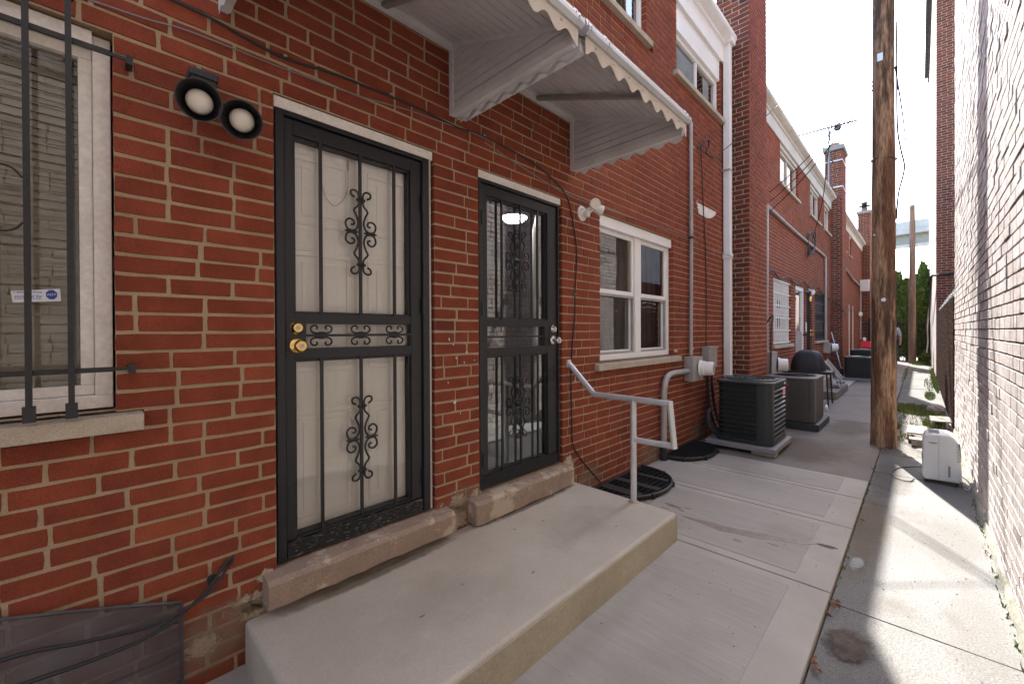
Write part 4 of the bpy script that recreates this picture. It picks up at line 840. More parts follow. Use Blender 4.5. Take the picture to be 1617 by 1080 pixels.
for i, (x0_, x1_, y0_, y1_) in enumerate(((0.3, 2.6, -1.02, -0.84), (2.66, 3.1, -0.9, -0.3), (0.6, 2.2, -1.5, -1.0), (2.8, 3.5, -1.6, -1.1), (3.8, 4.8, -1.4, -0.4))):
    film('grime', GRW, x0_, x1_, y0_, y1_, 0.0038 + 0.0002 * i, pv)
hr = thing('handrail', 'bent grey metal pipe handrail at the end of the step', 'railing')
bp = [(2.60, -0.560, SZ - 0.02), (2.60, -0.560, zc(-0.460))]
MB().tube(bp, 0.0205, 14).build('post', ALUM, hr, True)
MB().tube([(2.612, -0.008, zc(-0.245)), (2.612, -0.03, zc(-0.262)), (2.605, -0.235, zc(-0.452)), (2.60, -0.255, zc(-0.458)), (2.60, -0.81, zc(-0.462))], 0.0205, 14).build('top_rail', ALUM, hr, True)
MB().tube([(2.60, -0.812, zc(-0.445)), (2.60, -0.842, zc(-0.742))], 0.0200, 14).build('end_bar', ALUM, hr, True)
MB().tube([(2.60, -0.56, zc(-0.735)), (2.60, -0.846, zc(-0.730))], 0.0190, 14).build('lower_rail', ALUM, hr, True)
MB().box(2.59, 2.635, -0.014, -0.0005, zc(-0.275), zc(-0.215)).build('wall_bracket', ALUM, hr)
MB().lathe((2.60, -0.56, SZ - 0.001), (0, 0, 1), [(0.04, 0), (0.036, 0.004), (0.023, 0.008)], 16).build('collar', RISER, hr, True)
# ------------------------------------------------------------------ awnings
def awning(x0, x1, label, left_visible):
    a = thing('door_awning', label, 'awning', 'aluminium awnings over the doors')
    zt, zf, yf = zc(1.675), zc(1.345), -0.885
    def slope(y): return zt + (zf - zt) * (y / yf)
    n = 15; top = MB(); r = random.Random(int(x0 * 100))
    for i in range(n):                      # ribbed pans running along the wall
        ya, yb = yf * i / n, yf * (i + 1) / n; ym = ya + (yb - ya) * 0.12
        q = [(ya, slope(ya)), (ya - 0.0015, slope(ya) + 0.012), (ya - 0.0055, slope(ya) + 0.012), (ya - 0.0065, slope(ya) - 0.002), (ya - 0.02, slope(ya - 0.02)), (yb, slope(yb))]
        for (p1, p2) in zip(q, q[1:]): top.poly([(x0, p1[0], p1[1]), (x1, p1[0], p1[1]), (x1, p2[0], p2[1]), (x0, p2[0], p2[1])])
    top.poly([(x0, 0, zt + 0.014), (x1, 0, zt + 0.014), (x1, yf, zf + 0.014), (x0, yf, zf + 0.014)])
    top.build('roof_pan', AWN, a)
    MB().box(x0, x1, -0.035, -0.006, zt - 0.045, zt - 0.004).build('wall_trim', AWN, a)
    xm = (x0 + x1) / 2 + 0.1
    MB().prism([(xm, -0.02, slope(0) - 0.016), (xm, yf, slope(yf) - 0.016), (xm, yf, slope(yf) - 0.04), (xm, -0.02, slope(0) - 0.04)], [(xm + 0.03, -0.02, slope(0) - 0.016), (xm + 0.03, yf, slope(yf) - 0.016), (xm + 0.03, yf, slope(yf) - 0.04), (xm + 0.03, -0.02, slope(0) - 0.04)]).build('rafter', mat('awning_rafter', (0.30, 0.27, 0.25), 0.5, grain=0.05, bump=0), a)
    zl = zc(1.265)
    for xs_, sg in ((x0, 1), (x1, -1)):
        # side: clapboard slats in a frame
        zb0, ns = zl + 0.018, 8; hs = (zt - zb0) / ns
        ysl = lambda z: max(yf + 0.02, yf * min(1.0, max(0.0, (zt - 0.006 - z) / (zt - zf))))
        for k in range(ns):
            za, zb_ = zb0 + hs * k + 0.002, zb0 + hs * (k + 1) - 0.003
            p = [(-0.03, za), (ysl(za), za), (min(ysl(zb_), -0.031), zb_), (-0.03, zb_)]
            xo, xi = xs_ + sg * 0.016, xs_ + sg * 0.008
            MB().add([(xo, p[0][0], p[0][1]), (xo, p[1][0], p[1][1]), (xi, p[2][0], p[2][1]), (xi, p[3][0], p[3][1]), (xs_, p[0][0], p[0][1]), (xs_, p[1][0], p[1][1]), (xs_ - sg * .006, p[2][0], p[2][1]), (xs_ - sg * .006, p[3][0], p[3][1])],
                     [(0, 1, 2, 3), (7, 6, 5, 4), (0, 1, 5, 4), (2, 3, 7, 6), (1, 2, 6, 5), (3, 0, 4, 7)]).build('side_slat', AWN, a)
        xb_ = xs_ - sg * 0.0115
        MB().add([(xb_, -0.03, zb0), (xb_, yf + 0.02, zb0), (xb_, yf + 0.02, zf - 0.005), (xb_, -0.03, zt - 0.004)], [(0, 1, 2, 3)]).build('side_backing', AWN, a)
        MB().prism([(xs_ - sg * .012, -0.03, zt - 0.03), (xs_ - sg * .012, yf + 0.02, zf - 0.024), (xs_ - sg * .012, yf + 0.02, zf + 0.004), (xs_ - sg * .012, -0.03, zt - 0.002)], [(xs_ + sg * .02, -0.03, zt - 0.03), (xs_ + sg * .02, yf + 0.02, zf - 0.024), (xs_ + sg * .02, yf + 0.02, zf + 0.004), (xs_ + sg * .02, -0.03, zt - 0.002)]).build('top_angle', AWN, a)
        MB().box(min(xs_ - sg * .012, xs_ + sg * .02), max(xs_ - sg * .012, xs_ + sg * .02), -0.034, -0.002, zl - 0.005, zt - 0.01).build('side_post', AWN, a)
        MB().box(min(xs_ - sg * .012, xs_ + sg * .022), max(xs_ - sg * .012, xs_ + sg * .022), yf + 0.01, -0.034, zl - 0.018, zl + 0.020).build('side_rail', AWN, a)
        # scalloped skirt under the side rail
        sk = MB(); m_ = 64; up_, dn_ = [], []
        for i in range(m_ + 1):
            y = -0.03 + (yf + 0.05) * i / m_; z_ = zl - 0.035 - 0.014 * math.cos(2 * math.pi * (y / 0.118)); up_.append((y, zl - 0.005)); dn_.append((y, z_))
        ring_ = up_ + dn_[::-1]
        for i in range(m_):
            for xx in (xs_ - sg * 0.0135, xs_ - sg * 0.0155): sk.poly([(xx, *up_[i]), (xx, *up_[i + 1]), (xx, *dn_[i + 1]), (xx, *dn_[i])])
            sk.poly([(xs_ - sg * 0.0135, *dn_[i]), (xs_ - sg * 0.0135, *dn_[i + 1]), (xs_ - sg * 0.0155, *dn_[i + 1]), (xs_ - sg * 0.0155, *dn_[i])])
        sk.build('side_skirt', AWN, a)
    # front: rolled metal edge, fascia, scalloped valance
    gp = [(yf + 0.05, zf + 0.045), (yf + 0.01, zf + 0.050), (yf - 0.008, zf + 0.046), (yf - 0.010, zf + 0.028), (yf - 0.024, zf + 0.022), (yf - 0.026, zf + 0.002), (yf - 0.040, zf - 0.004), (yf - 0.040, zf - 0.022), (yf - 0.022, zf - 0.034), (yf, zf - 0.035), (yf + 0.03, zf - 0.005)]
    MB().prism([(x0 - .01, y, z) for y, z in gp], [(x1 + .01, y, z) for y, z in gp]).build('front_gutter', AWNT, a)
    va = MB(); m_ = 90; L_ = x1 - x0
    for yy, flip in ((yf - 0.012, 0), (yf - 0.009, 1)):
        for i in range(m_):
            xa, xb = x0 + L_ * i / m_, x0 + L_ * (i + 1) / m_
            f_ = lambda x: zf - 0.092 - 0.020 * math.cos(2 * math.pi * (x - x0) / 0.139)
            va.poly([(xa, yy, zf - 0.03), (xb, yy, zf - 0.03), (xb, yy, f_(xb)), (xa, yy, f_(xa))])
    va.build('valance', AWNF, a)
    for xx in (x0 + 0.005, x1 - 0.03, x0 + 0.15):
        MB().prism([(xx, yf + (y - yf) * 1.05 - 0.0015, zf + (z - zf) * 1.05 + 0.001) for y, z in gp], [(xx + 0.03, yf + (y - yf) * 1.05 - 0.0015, zf + (z - zf) * 1.05 + 0.001) for y, z in gp]).build('gutter_clip', AWNT, a)
    rv = MB()
    for i in range(7): rv.lathe((x0 + 0.08 + L_ * i / 7.3, yf - 0.012, zf - 0.055), (0, -1, 0), [(0.006, 0), (0.004, 0.003), (0.001, 0.004)], 6)
    rv.build('rivet', CONDUIT, a)
    return a
awning(0.375, 1.497, 'white aluminium awning with scalloped edge over the brass-knob door, nearer of two', True)
awning(1.553, 2.665, 'white aluminium awning with scalloped edge over the glass door, farther of two', False)
# ------------------------------------------------------------------ window guard with bars and scrolls
wg = thing('window_guard', 'black iron security bars with scrolls over the left window', 'window bars')
for i in range(15):
    x = -0.0385 - 0.0875 * i
    b_ = MB().box(x - 0.0072, x + 0.0072, -0.067, -0.053, zc(-0.238), zc(1.05)).build('bar', BLACK, wg)
    MB().box(x - 0.0135, x + 0.0135, -0.072, -0.046, zc(-0.262), zc(-0.215)).build('shoe', BLACK, wg)
    MB().lathe((x, -0.048, zc(1.055)), (0, -1, 0), [(0.013, 0), (0.016, 0.006), (0.016, 0.02), (0.008, 0.024)], 12).build('finial', BLACK, wg, True)
for z_ in (zc(0.925), zc(-0.116)):
    MB().box(-1.4, 0.056, -0.0525, -0.042, z_ - 0.008, z_ + 0.008).build('cross_bar', BLACK, wg)
    MB().box(0.054, 0.104, -0.049, -0.043, z_ - 0.0055, z_ + 0.0055).build('cross_bar', BLACK, wg)
    MB().add([(0.094, -0.052, z_ - 0.016), (0.112, -0.052, z_ - 0.016), (0.112, -0.002, z_ - 0.016), (0.094, -0.002, z_ - 0.016), (0.094, -0.052, z_ + 0.014), (0.112, -0.052, z_ + 0.014), (0.112, -0.002, z_ + 0.014), (0.094, -0.002, z_ + 0.014)],
             [(0, 3, 2, 1), (4, 5, 6, 7), (0, 1, 5, 4), (1, 2, 6, 5), (2, 3, 7, 6), (3, 0, 4, 7)]).build('bracket', BLACK, wg)
for i in range(1, 14, 2):
    x = -0.0385 - 0.0875 * i
    for zz, sg in ((zc(0.463), 1), (zc(0.332), -1)):
        pts = [(x - 0.008 - 0.055 + (0.055 - 0.0058 * t) * math.cos(t * 0.75), -0.06, zz + sg * (0.040 - 0.0042 * t) * math.sin(t * 0.75)) for t in range(9)]
        MB().tube(smooth_path(pts, 3), 0.0030, 5).build('scroll', BLACK, wg, True)
# ------------------------------------------------------------------ twin floodlights
def dirv(*a): return Vector(a).normalized()
fl = thing('floodlight', 'dark bronze twin floodlight with frosted bulbs on the brick left of the door', 'floodlight')
bevel(MB().box(0.268, 0.345, -0.062, -0.001, zc(0.872), zc(0.962)).build('housing', BRONZE, fl), 0.004)
bevel(MB().box(0.262, 0.351, -0.070, -0.001, zc(0.945), zc(0.972)).build('hood', BRONZE, fl), 0.004)
def head(p, d, par, mb_m, R=0.068, bulbR=0.041, bm=BULB, L_=0.12):
    p = Vector(p); d = dirv(*d)
    q = p - d * L_
    MB().lathe(q, d, [(0.022, -0.015), (0.028, 0), (0.045, 0.03), (R * 0.86, 0.06), (R, L_), (R - 0.003, L_), (R * 0.86, 0.062), (0.042, 0.034), (0.02, 0.03)], 28).build('shade', mb_m, par, True)
    MB().lathe(q, d, [(0.02, 0.03), (0.035, 0.04), (bulbR, 0.062), (bulbR * 0.97, 0.075), (bulbR * 0.8, 0.085), (bulbR * 0.45, 0.091), (0.003, 0.093)], 24).build('bulb', bm, par, True)
    return q
qa = head((0.272, -0.185, zc(0.803)), (-0.16, -0.9, -0.30), fl, BRONZE)
qb = head((0.395, -0.195, zc(0.775)), (-0.22, -0.86, -0.36), fl, BRONZE)
MB().tube([(0.31, -0.04, zc(0.885)), (0.30, -0.06, zc(0.85)), qa], 0.012, 8).build('arm', BRONZE, fl, True)
MB().tube([(0.32, -0.04, zc(0.880)), (0.36, -0.06, zc(0.84)), qb], [0.012, 0.017, 0.017], 8).build('arm', BRONZE, fl, True)
fl = thing('floodlight', 'white twin floodlight between the glass door and the white window', 'floodlight')
MB().lathe((2.80, -0.001, zc(0.955)), (0, -1, 0), [(0.060, 0), (0.060, 0.008), (0.052, 0.016), (0.046, 0.018), (0.040, 0.03), (0.022, 0.034)], 26).build('base_plate', PLASW, fl, True)
MB().lathe((2.80, -0.03, zc(0.945)), (0.1, -1, -0.1), [(0.028, 0), (0.028, 0.03), (0.022, 0.04), (0.005, 0.042)], 16).build('sensor', PLASW, fl, True)
def cup(p, d, par):
    p = Vector(p); d = dirv(*d); q = p - d * 0.075
    MB().lathe(q, d, [(0.016, -0.008), (0.022, 0.0), (0.030, 0.012), (0.040, 0.05), (0.043, 0.075), (0.038, 0.075), (0.036, 0.068)], 28).build('shade', PLASW, par, True)
    MB().lathe(q, d, [(0.0365, 0.066), (0.0365, 0.0705), (0.030, 0.0715), (0.012, 0.072), (0.001, 0.072)], 24).build('lens', BULB, par, True)
    return q
qa = cup((2.80, -0.135, zc(1.008)), (-0.55, -0.78, -0.05), fl)
qb = cup((2.945, -0.10, zc(0.985)), (0.80, -0.50, -0.28), fl)
MB().tube([(2.81, -0.02, zc(0.965)), (2.825, -0.05, zc(0.985)), qa], 0.012, 8).build('arm', PLASW, fl, True); MB().tube([(2.82, -0.02, zc(0.955)), (2.85, -0.05, zc(0.972)), qb], 0.012, 8).build('arm', PLASW, fl, True)
# ------------------------------------------------------------------ cables along the facade
def cable(name, label, pts, r, m, k=6, group='cables on the brick wall', n=6):
    return tag(MB().tube(smooth_path(pts, k), r, n).build(name, m, None, True), label, 'cable', group)
Y_ = -0.008
c_ = cable('wall_cable', 'thick black cable sagging above both doors and down past the glass door', [(-0.5, Y_, zc(1.25)), (0.0, Y_, zc(1.232)), (0.218, Y_, zc(1.218)), (0.352, Y_, zc(1.212)), (0.574, Y_, zc(1.180)), (0.80, Y_, zc(1.205)), (1.005, Y_, zc(1.215)), (1.30, Y_, zc(1.218)), (1.52, Y_, zc(1.209)), (1.744, Y_, zc(1.224)), (2.124, Y_, zc(1.202)), (2.400, Y_, zc(1.143)), (2.592, Y_, zc(1.047)), (2.673, Y_, zc(0.867)), (2.722, Y_, zc(0.626)), (2.70, Y_, zc(0.35)), (2.693, Y_, zc(0.121)), (2.655, Y_, zc(-0.12)), (2.640, Y_, zc(-0.375)), (2.648, Y_, zc(-0.65)), (2.661, Y_, zc(-0.874)), (2.75, Y_, zc(-1.00)), (2.878, Y_, zc(-1.125)), (3.0, Y_, zc(-1.23)), (3.068, -0.02, zc(-1.32))], 0.0052, RUBBER)
for (x, z) in ((1.10, 1.228), (1.745, 1.232), (2.70, 0.30), (2.662, -0.87), (0.60, 1.19)):
    MB().box(x - 0.006, x + 0.006, -0.016, -0.002, zc(z) - 0.004, zc(z) + 0.003).build('clip', CONDUIT, c_)
cable('wall_cable', 'thin grey wire over the left window and the brass-knob door', [(-0.4, Y_, zc(1.07)), (0.099, Y_, zc(1.104)), (0.273, Y_, zc(1.128)), (0.598, Y_, zc(1.134)), (0.906, Y_, zc(1.150)), (1.20, Y_, zc(1.185)), (1.429, Y_, zc(1.200)), (1.60, Y_, zc(1.214)), (1.75, Y_, zc(1.215))], 0.0028, GREYC)
cable('wall_cable', 'thin grey wire running from the white floodlight past the downspout', [(1.75, -0.006, zc(1.19)), (2.1, -0.006, zc(1.13)), (2.632, -0.006, zc(1.06)), (3.2, -0.02, zc(1.06)), (4.0, -0.006, zc(1.09)), (4.95, -0.01, zc(1.105)), (5.6, -0.01, zc(1.06)), (6.12, -0.12, zc(1.02)), (6.36, -0.12, zc(1.01)), (6.37, -0.29, zc(1.0)), (7.2, -0.29, zc(0.99)), (7.6, -0.05, zc(0.98)), (8.2, -0.012, zc(0.985))], 0.004, GREYC)
cable('wall_cable', 'black drop wire falling behind the conduit to the small grey box', [(5.32, -0.02, zc(2.30)), (5.36, -0.02, zc(1.9)), (5.42, -0.015, zc(1.5)), (5.50, -0.012, zc(0.9)), (5.515, -0.012, zc(0.3)), (5.50, -0.012, zc(-0.19))], 0.006, RUBBER)
cable('wall_cable', 'tangle of dark wires sagging above the doors of the second house', [(8.24, -0.02, zc(1.02)), (8.8, -0.03, zc(1.10)), (9.3, -0.03, zc(1.00)), (10.0, -0.03, zc(1.10)), (10.8, -0.03, zc(1.02)), (11.6, -0.03, zc(1.14)), (12.6, -0.03, zc(1.02)), (13.4, -0.03, zc(1.15)), (14.4, -0.03, zc(1.02)), (15.2, -0.03, zc(0.95)), (15.9, -0.2, zc(0.75)), (15.9, -0.3, zc(0.6)), (16.9, -0.3, zc(0.55)), (19.0, -0.03, zc(0.75)), (22.0, -0.03, zc(0.80)), (25.4, -0.03, zc(0.62))], 0.012, RUBBER)
cable('wall_cable', 'dark cable looping down the corner behind the two nearer cooling units', [(8.0, -0.03, zc(0.0)), (7.75, -0.25, zc(0.25)), (7.45, -0.30, zc(0.0)), (7.3, -0.32, zc(-0.6)), (7.1, -0.34, zc(-1.0)), (6.7, -0.40, zc(-1.25))], 0.011, RUBBER)
# low cables by the plastic cover
cable('low_cable', 'upper black cable drooping across the plastic well cover', [(-0.6, -0.14, zc(-0.90)), (-0.182, -0.13, zc(-0.905)), (-0.02, -0.12, zc(-0.945)), (0.16, -0.10, zc(-0.985)), (0.302, -0.07, zc(-0.965)), (0.37, -0.03, zc(-0.915)), (0.395, 0.0, zc(-0.90))], 0.0055, RUBBER)
cable('low_cable', 'lower black cable drooping across the plastic well cover', [(-0.6, -0.16, zc(-1.0)), (-0.182, -0.15, zc(-0.985)), (-0.02, -0.14, zc(-1.0)), (0.15, -0.11, zc(-1.01)), (0.29, -0.06, zc(-0.965)), (0.365, -0.02, zc(-0.90)), (0.40, 0.0, zc(-0.885))], 0.006, RUBBER)
tag(MB().lathe((0.328, -0.0005, zc(-0.945)), (0, -1, 0), [(0.017, 0), (0.017, 0.004), (0.011, 0.006), (0.009, 0.016), (0.004, 0.018)], 14).build('hose_bib', RUBBER, None, True), 'small round black pipe stub low on the brick beside the cables', 'pipe fitting')
# ------------------------------------------------------------------ conduit, meter, boxes, downspout
cn = thing('electric_conduit', 'grey electric conduit with round meter right of the white window', 'conduit')
MB().tube([(4.965, -0.004, zc(2.47)), (4.968, -0.02, zc(2.465)), (4.97, -0.034, zc(2.44)), (4.975, -0.034, zc(1.1)), (4.955, -0.034, zc(-0.28))], 0.0215, 12).build('riser_pipe', CONDUIT, cn, True)
for z_ in (1.10, 0.33, -0.20, 2.15): MB().tube([(4.972, -0.034, zc(z_) - 0.014), (4.972, -0.034, zc(z_) + 0.014)], 0.028, 12).build('coupling', CONDUIT if z_ != 1.10 else IRON, cn, True)
bevel(MB().box(4.83, 5.12, -0.115, -0.001, zc(-0.575), zc(-0.295)).build('meter_box', CONDUIT, cn), 0.006)
MB().lathe((5.02, -0.115, zc(-0.43)), (0.12, -1, 0), [(0.098, 0), (0.098, 0.012), (0.086, 0.02), (0.086, 0.05), (0.080, 0.055), (0.080, 0.135), (0.074, 0.146), (0.03, 0.150), (0.003, 0.150)], 30).build('meter', PLASW, cn, True)
MB().lathe((5.02, -0.115, zc(-0.43)), (0.12, -1, 0), [(0.048, 0.151), (0.048, 0.154), (0.001, 0.154)], 20).build('meter_dial', CONDUIT, cn)
MB().tube(smooth_path([(4.84, -0.05, zc(-0.455)), (4.6, -0.05, zc(-0.452)), (4.40, -0.05, zc(-0.452)), (4.27, -0.05, zc(-0.485)), (4.205, -0.05, zc(-0.60)), (4.195, -0.05, zc(-0.8)), (4.19, -0.05, zc(-1.36))], 5), 0.031, 12).build('service_elbow', CONDUIT, cn, True)
MB().lathe((4.19, -0.05, zc(-1.20)), (0, 0, -1), [(0.036, 0), (0.036, 0.14)], 10).build('base_sleeve', IRON, cn)
db = thing('disconnect_box', 'small grey electrical box on the brick with two black cables below', 'electrical box')
bevel(MB().box(5.37, 5.66, -0.095, -0.001, zc(-0.455), zc(-0.205)).build('case', CONDUIT, db), 0.005)
bevel(MB().box(5.36, 5.67, -0.107, -0.001, zc(-0.215), zc(-0.190)).build('lid', CONDUIT, db), 0.004)
MB().tube(smooth_path([(5.44, -0.05, zc(-0.45)), (5.45, -0.05, zc(-0.7)), (5.48, -0.06, zc(-0.95)), (5.52, -0.12, zc(-1.2)), (5.5, -0.2, zc(-1.25))], 5), 0.016, 8).build('whip_cable', RUBBER, db, True)
MB().tube(smooth_path([(5.58, -0.05, zc(-0.45)), (5.60, -0.05, zc(-0.7)), (5.66, -0.06, zc(-0.95)), (5.62, -0.12, zc(-1.15)), (5.55, -0.2, zc(-1.2))], 5), 0.016, 8).build('whip_cable', RUBBER, db, True)
ds = thing('downspout', 'tall white square downspout beside the chimney corner', 'downspout')
bevel(MB().box(6.155, 6.255, -0.10, -0.012, 0.0, zc(3.95)).build('pipe', VINYL, ds), 0.008)
bevel(MB().box(6.145, 6.265, -0.11, -0.004, zc(1.0), zc(1.07)).build('joint_sleeve', VINYL, ds), 0.006)
for z_ in (-0.62, 2.2): MB().box(6.13, 6.28, -0.104, -0.002, zc(z_), zc(z_) + 0.02).build('strap', CONDUIT, ds)
bevel(MB().box(6.12, 6.28, -0.14, -0.02, zc(3.93), zc(4.03)).build('outlet', VINYL, ds), 0.01)
pt = [(5.22, 1.600), (5.26, 1.573), (5.29, 1.580), (5.907, 1.592), (5.87, 1.55), (5.80, 1.512), (5.70, 1.475), (5.60, 1.452), (5.30, 1.452), (5.275, 1.48), (5.29, 1.50), (5.25, 1.52), (5.27, 1.545), (5.235, 1.56)]
tag(MB().prism([(x, 0.004, zc(z)) for x, z in pt], [(x, -0.005, zc(z)) for x, z in pt]).build('paint_patch', PATCH), 'torn white patch on the brick between conduit and downspout', 'patch')
cable('service_loop', 'short looped wire with insulator on the upper brick right of the awnings', [(5.25, -0.01, zc(2.24)), (5.36, -0.05, zc(2.34)), (5.46, -0.06, zc(2.40)), (5.50, -0.05, zc(2.33)), (5.44, -0.04, zc(2.24)), (5.62, -0.06, zc(2.22))], 0.010, RUBBER)
# ------------------------------------------------------------------ window wells
def well(x0, x1, dy, label, cover):
    w = thing('window_well', label, 'window well', 'window wells along the wall')
    n = 22; cx = (x0 + x1) / 2; rx = (x1 - x0) / 2
    arc = [(cx + rx * math.cos(math.pi * i / n), -0.012 - dy * math.sin(math.pi * i / n) ** 0.75) for i in range(n + 1)]
    MB().add([(x, y, 0.0045) for x, y in arc] , [tuple(range(n + 1))]).build('pit', WELLD, w)
    MB().tube([(x, y, 0.028) for x, y in arc], 0.016, 8).build('rim', GRATE, w, True)
    MB().tube([(x0, -0.012, 0.028), (x1, -0.012, 0.028)], 0.012, 6).build('rim', GRATE, w)
    g = MB()
    def yat(x):
        t = max(0.0, 1 - ((x - cx) / rx) ** 2) ** 0.5
        return -0.012 - dy * t ** 0.75
    for i in range(1, 26):
        x = x0 + (x1 - x0) * i / 26; g.box(x - 0.003, x + 0.003, yat(x), -0.012, 0.018, 0.032)
    for j in range(1, 9):
        y = -0.012 - dy * j / 9; xs_ = [x0 + (x1 - x0) * t / 60 for t in range(61) if yat(x0 + (x1 - x0) * t / 60) < y]
        if len(xs_) > 1: g.box(xs_[0], xs_[-1], y - 0.004, y + 0.004, 0.014, 0.030)
    g.build('grate', GRATE, w)
    for i in (3, 8, 14, 19): MB().box(arc[i][0] - 0.016, arc[i][0] + 0.016, arc[i][1] - 0.022, arc[i][1] + 0.004, 0.003, 0.042).build('bracket', GRATE, w)
    if cover:
        for i, (a, b) in enumerate(((0.14, 0.26), (0.41, 0.50), (0.70, 0.76))):
            xa, xb = x0 + (x1 - x0) * a, x0 + (x1 - x0) * b; MB().box(xa, xb, yat((xa + xb) / 2) * 0.93, -0.02, 0.0335, 0.0365).build('strip', mat('well_strip%d' % i, (0.028, 0.022, 0.018), 0.8, grain=0.3, bump=0.3), w)
    return w
well(2.90, 3.78, 0.44, 'half-round black grated window well beside the step, nearer of two', True)
well(4.25, 5.08, 0.37, 'half-round black grated window well in front of the dark cooling unit', False)
# ------------------------------------------------------------------ clear plastic cover, lower left
pc = thing('well_cover', 'dirty clear plastic window well cover at the foot of the left wall', 'well cover')
nu, nv = 18, 10; vs = []
for j in range(nv + 1):
    t = j / nv
    for i in range(nu + 1):
        u = i / nu; x = 0.232 - 1.3 * u; ztop_ = zc(-0.985) + 0.42 * (1 - (1 - u) ** 1.6) * 0.75; z = ztop_ * (1 - t) + 0.01 * t
        bulge = 0.02 + 0.30 * (t ** 1.3) * (min(1.0, u / 0.35) ** 0.6 if u > 0 else 0); vs.append((x, -bulge, z))
MB().add(vs, [(j * (nu + 1) + i, j * (nu + 1) + i + 1, (j + 1) * (nu + 1) + i + 1, (j + 1) * (nu + 1) + i) for j in range(nv) for i in range(nu)]).build('shell', CLEARP, pc, True)
MB().tube([vs[i] for i in range(nu + 1)], 0.006, 6).build('flange', CLEARP, pc, True)
MB().tube([vs[j * (nu + 1)] for j in range(nv + 1)], 0.007, 6).build('flange', CLEARP, pc, True)
for j in (2, 5, 8): MB().tube([(v[0], v[1] - 0.002, v[2]) for v in vs[j * (nu + 1):(j + 1) * (nu + 1)]], 0.004, 5).build('rib', CLEARP, pc, True)
# ------------------------------------------------------------------ cooling units
u1 = thing('cooling_unit', 'dark louvred outdoor cooling unit on a grey pad, nearest the viewer', 'air conditioner', 'outdoor cooling units')
ax0, ax1, ay0, ay1, az0, az1 = 5.17, 5.88, -0.815, -0.23, 0.085, 0.775
ox = -0.02
p = MB().rrect(ax0 - 0.07, ax1 + 0.03, ay0 - 0.045, ay1 + 0.09, 0.022, 0.075, 0.01).build('pad', PADG, u1); bevel(p, 0.008)
MB().box(ax0 - 0.02, ax0 + 0.12, ay0 - 0.03, ay0 + 0.2, -0.03, 0.0215).build('shim_block', RISER, u1)
MB().box(ax1 - 0.2, ax1, ay0, ay1, -0.03, 0.0215).build('shim_block', RISER, u1)
MB().rrect(ax0 + 0.02, ax1 - 0.02, ay0 + 0.02, ay1 - 0.02, az0, az1 - 0.02, 0.07).build('core', ACK, u1)
bevel(MB().rrect(ax0, ax1, ay0, ay1, az0 - 0.008, az0 + 0.04, 0.08).build('base_pan', ACG, u1, True), 0.006)
nl = 12
for k in range(nl):
    z_ = az0 + 0.06 + (az1 - az0 - 0.11) * k / (nl - 1)
    # louvre band: thin ring leaning outward
    ring = []
    for cx, cy, a0 in ((ax1 - .08, ay1 - .08, 0), (ax0 + .08, ay1 - .08, 90), (ax0 + .08, ay0 + .08, 180), (ax1 - .08, ay0 + .08, 270)):
        for q in range(7): ring.append((cx, cy, rad(a0 + 15 * q)))
    o_ = [(cx + .080 * math.cos(a), cy + .080 * math.sin(a), z_ - 0.006) for cx, cy, a in ring]; i_ = [(cx + .066 * math.cos(a), cy + .066 * math.sin(a), z_ + 0.006) for cx, cy, a in ring]; o2_ = [(cx + .080 * math.cos(a), cy + .080 * math.sin(a), z_ - 0.003) for cx, cy, a in ring]
    n_ = len(ring); MB().add(o_ + o2_ + i_, [(i, (i + 1) % n_, n_ + (i + 1) % n_, n_ + i) for i in range(n_)] + [(n_ + i, n_ + (i + 1) % n_, 2 * n_ + (i + 1) % n_, 2 * n_ + i) for i in range(n_)]).build('louvre', ACG, u1, True)
fin = MB()
for i in range(58):
    y = ay0 + 0.09 + (ay1 - ay0 - 0.18) * i / 57; fin.box(ax0 + 0.0135, ax0 + 0.0185, y - 0.0016, y + 0.0016, az0 + 0.04, az1 - 0.03)
for i in range(62):
    x = ax0 + 0.10 + (ax1 - ax0 - 0.2) * i / 61; fin.box(x - 0.0016, x + 0.0016, ay0 + 0.0135, ay0 + 0.0185, az0 + 0.04, az1 - 0.03)
fin.build('coil_guard', ACG, u1, kind='stuff')
pp = [(ax0 + .08 + .0835 * math.cos(rad(180 + a)), ay0 + .08 + .0835 * math.sin(rad(180 + a))) for a in range(0, 91, 10)]; pp = [(ax0 - 0.0035, ay0 + 0.15)] + pp
MB().prism([(x, y, az0 + 0.02) for x, y in pp] + [(ax0 + .09, ay0 + .16, az0 + .02)], [(x, y, az1 - 0.02) for x, y in pp] + [(ax0 + .09, ay0 + .16, az1 - .02)]).build('corner_panel', ACG, u1, True)
t_ = MB().rrect(ax0 - 0.006, ax1 + 0.006, ay0 - 0.006, ay1 + 0.006, az1 - 0.035, az1 - 0.002, 0.085).build('top_rim', ACG, u1, True); bevel(t_, 0.012, 3)
cx, cy = (ax0 + ax1) / 2, (ay0 + ay1) / 2
MB().lathe((cx, cy, az1 - 0.003), (0, 0, 1), [(0.27, 0), (0.265, 0.012), (0.25, 0.016), (0.24, 0.004)], 30).build('fan_ring', ACG, u1, True)
for rr in (0.05, 0.10, 0.15, 0.20): MB().tube([(cx + rr * math.cos(2 * math.pi * i / 28), cy + rr * math.sin(2 * math.pi * i / 28), az1 + 0.012) for i in range(29)], 0.003, 4).build('fan_guard', ACG, u1)
for i in range(12): MB().tube([(cx + 0.03 * math.cos(i * .5236), cy + 0.03 * math.sin(i * .5236), az1 + 0.013), (cx + 0.25 * math.cos(i * .5236), cy + 0.25 * math.sin(i * .5236), az1 + 0.010)], 0.003, 4).build('fan_guard', ACG, u1)
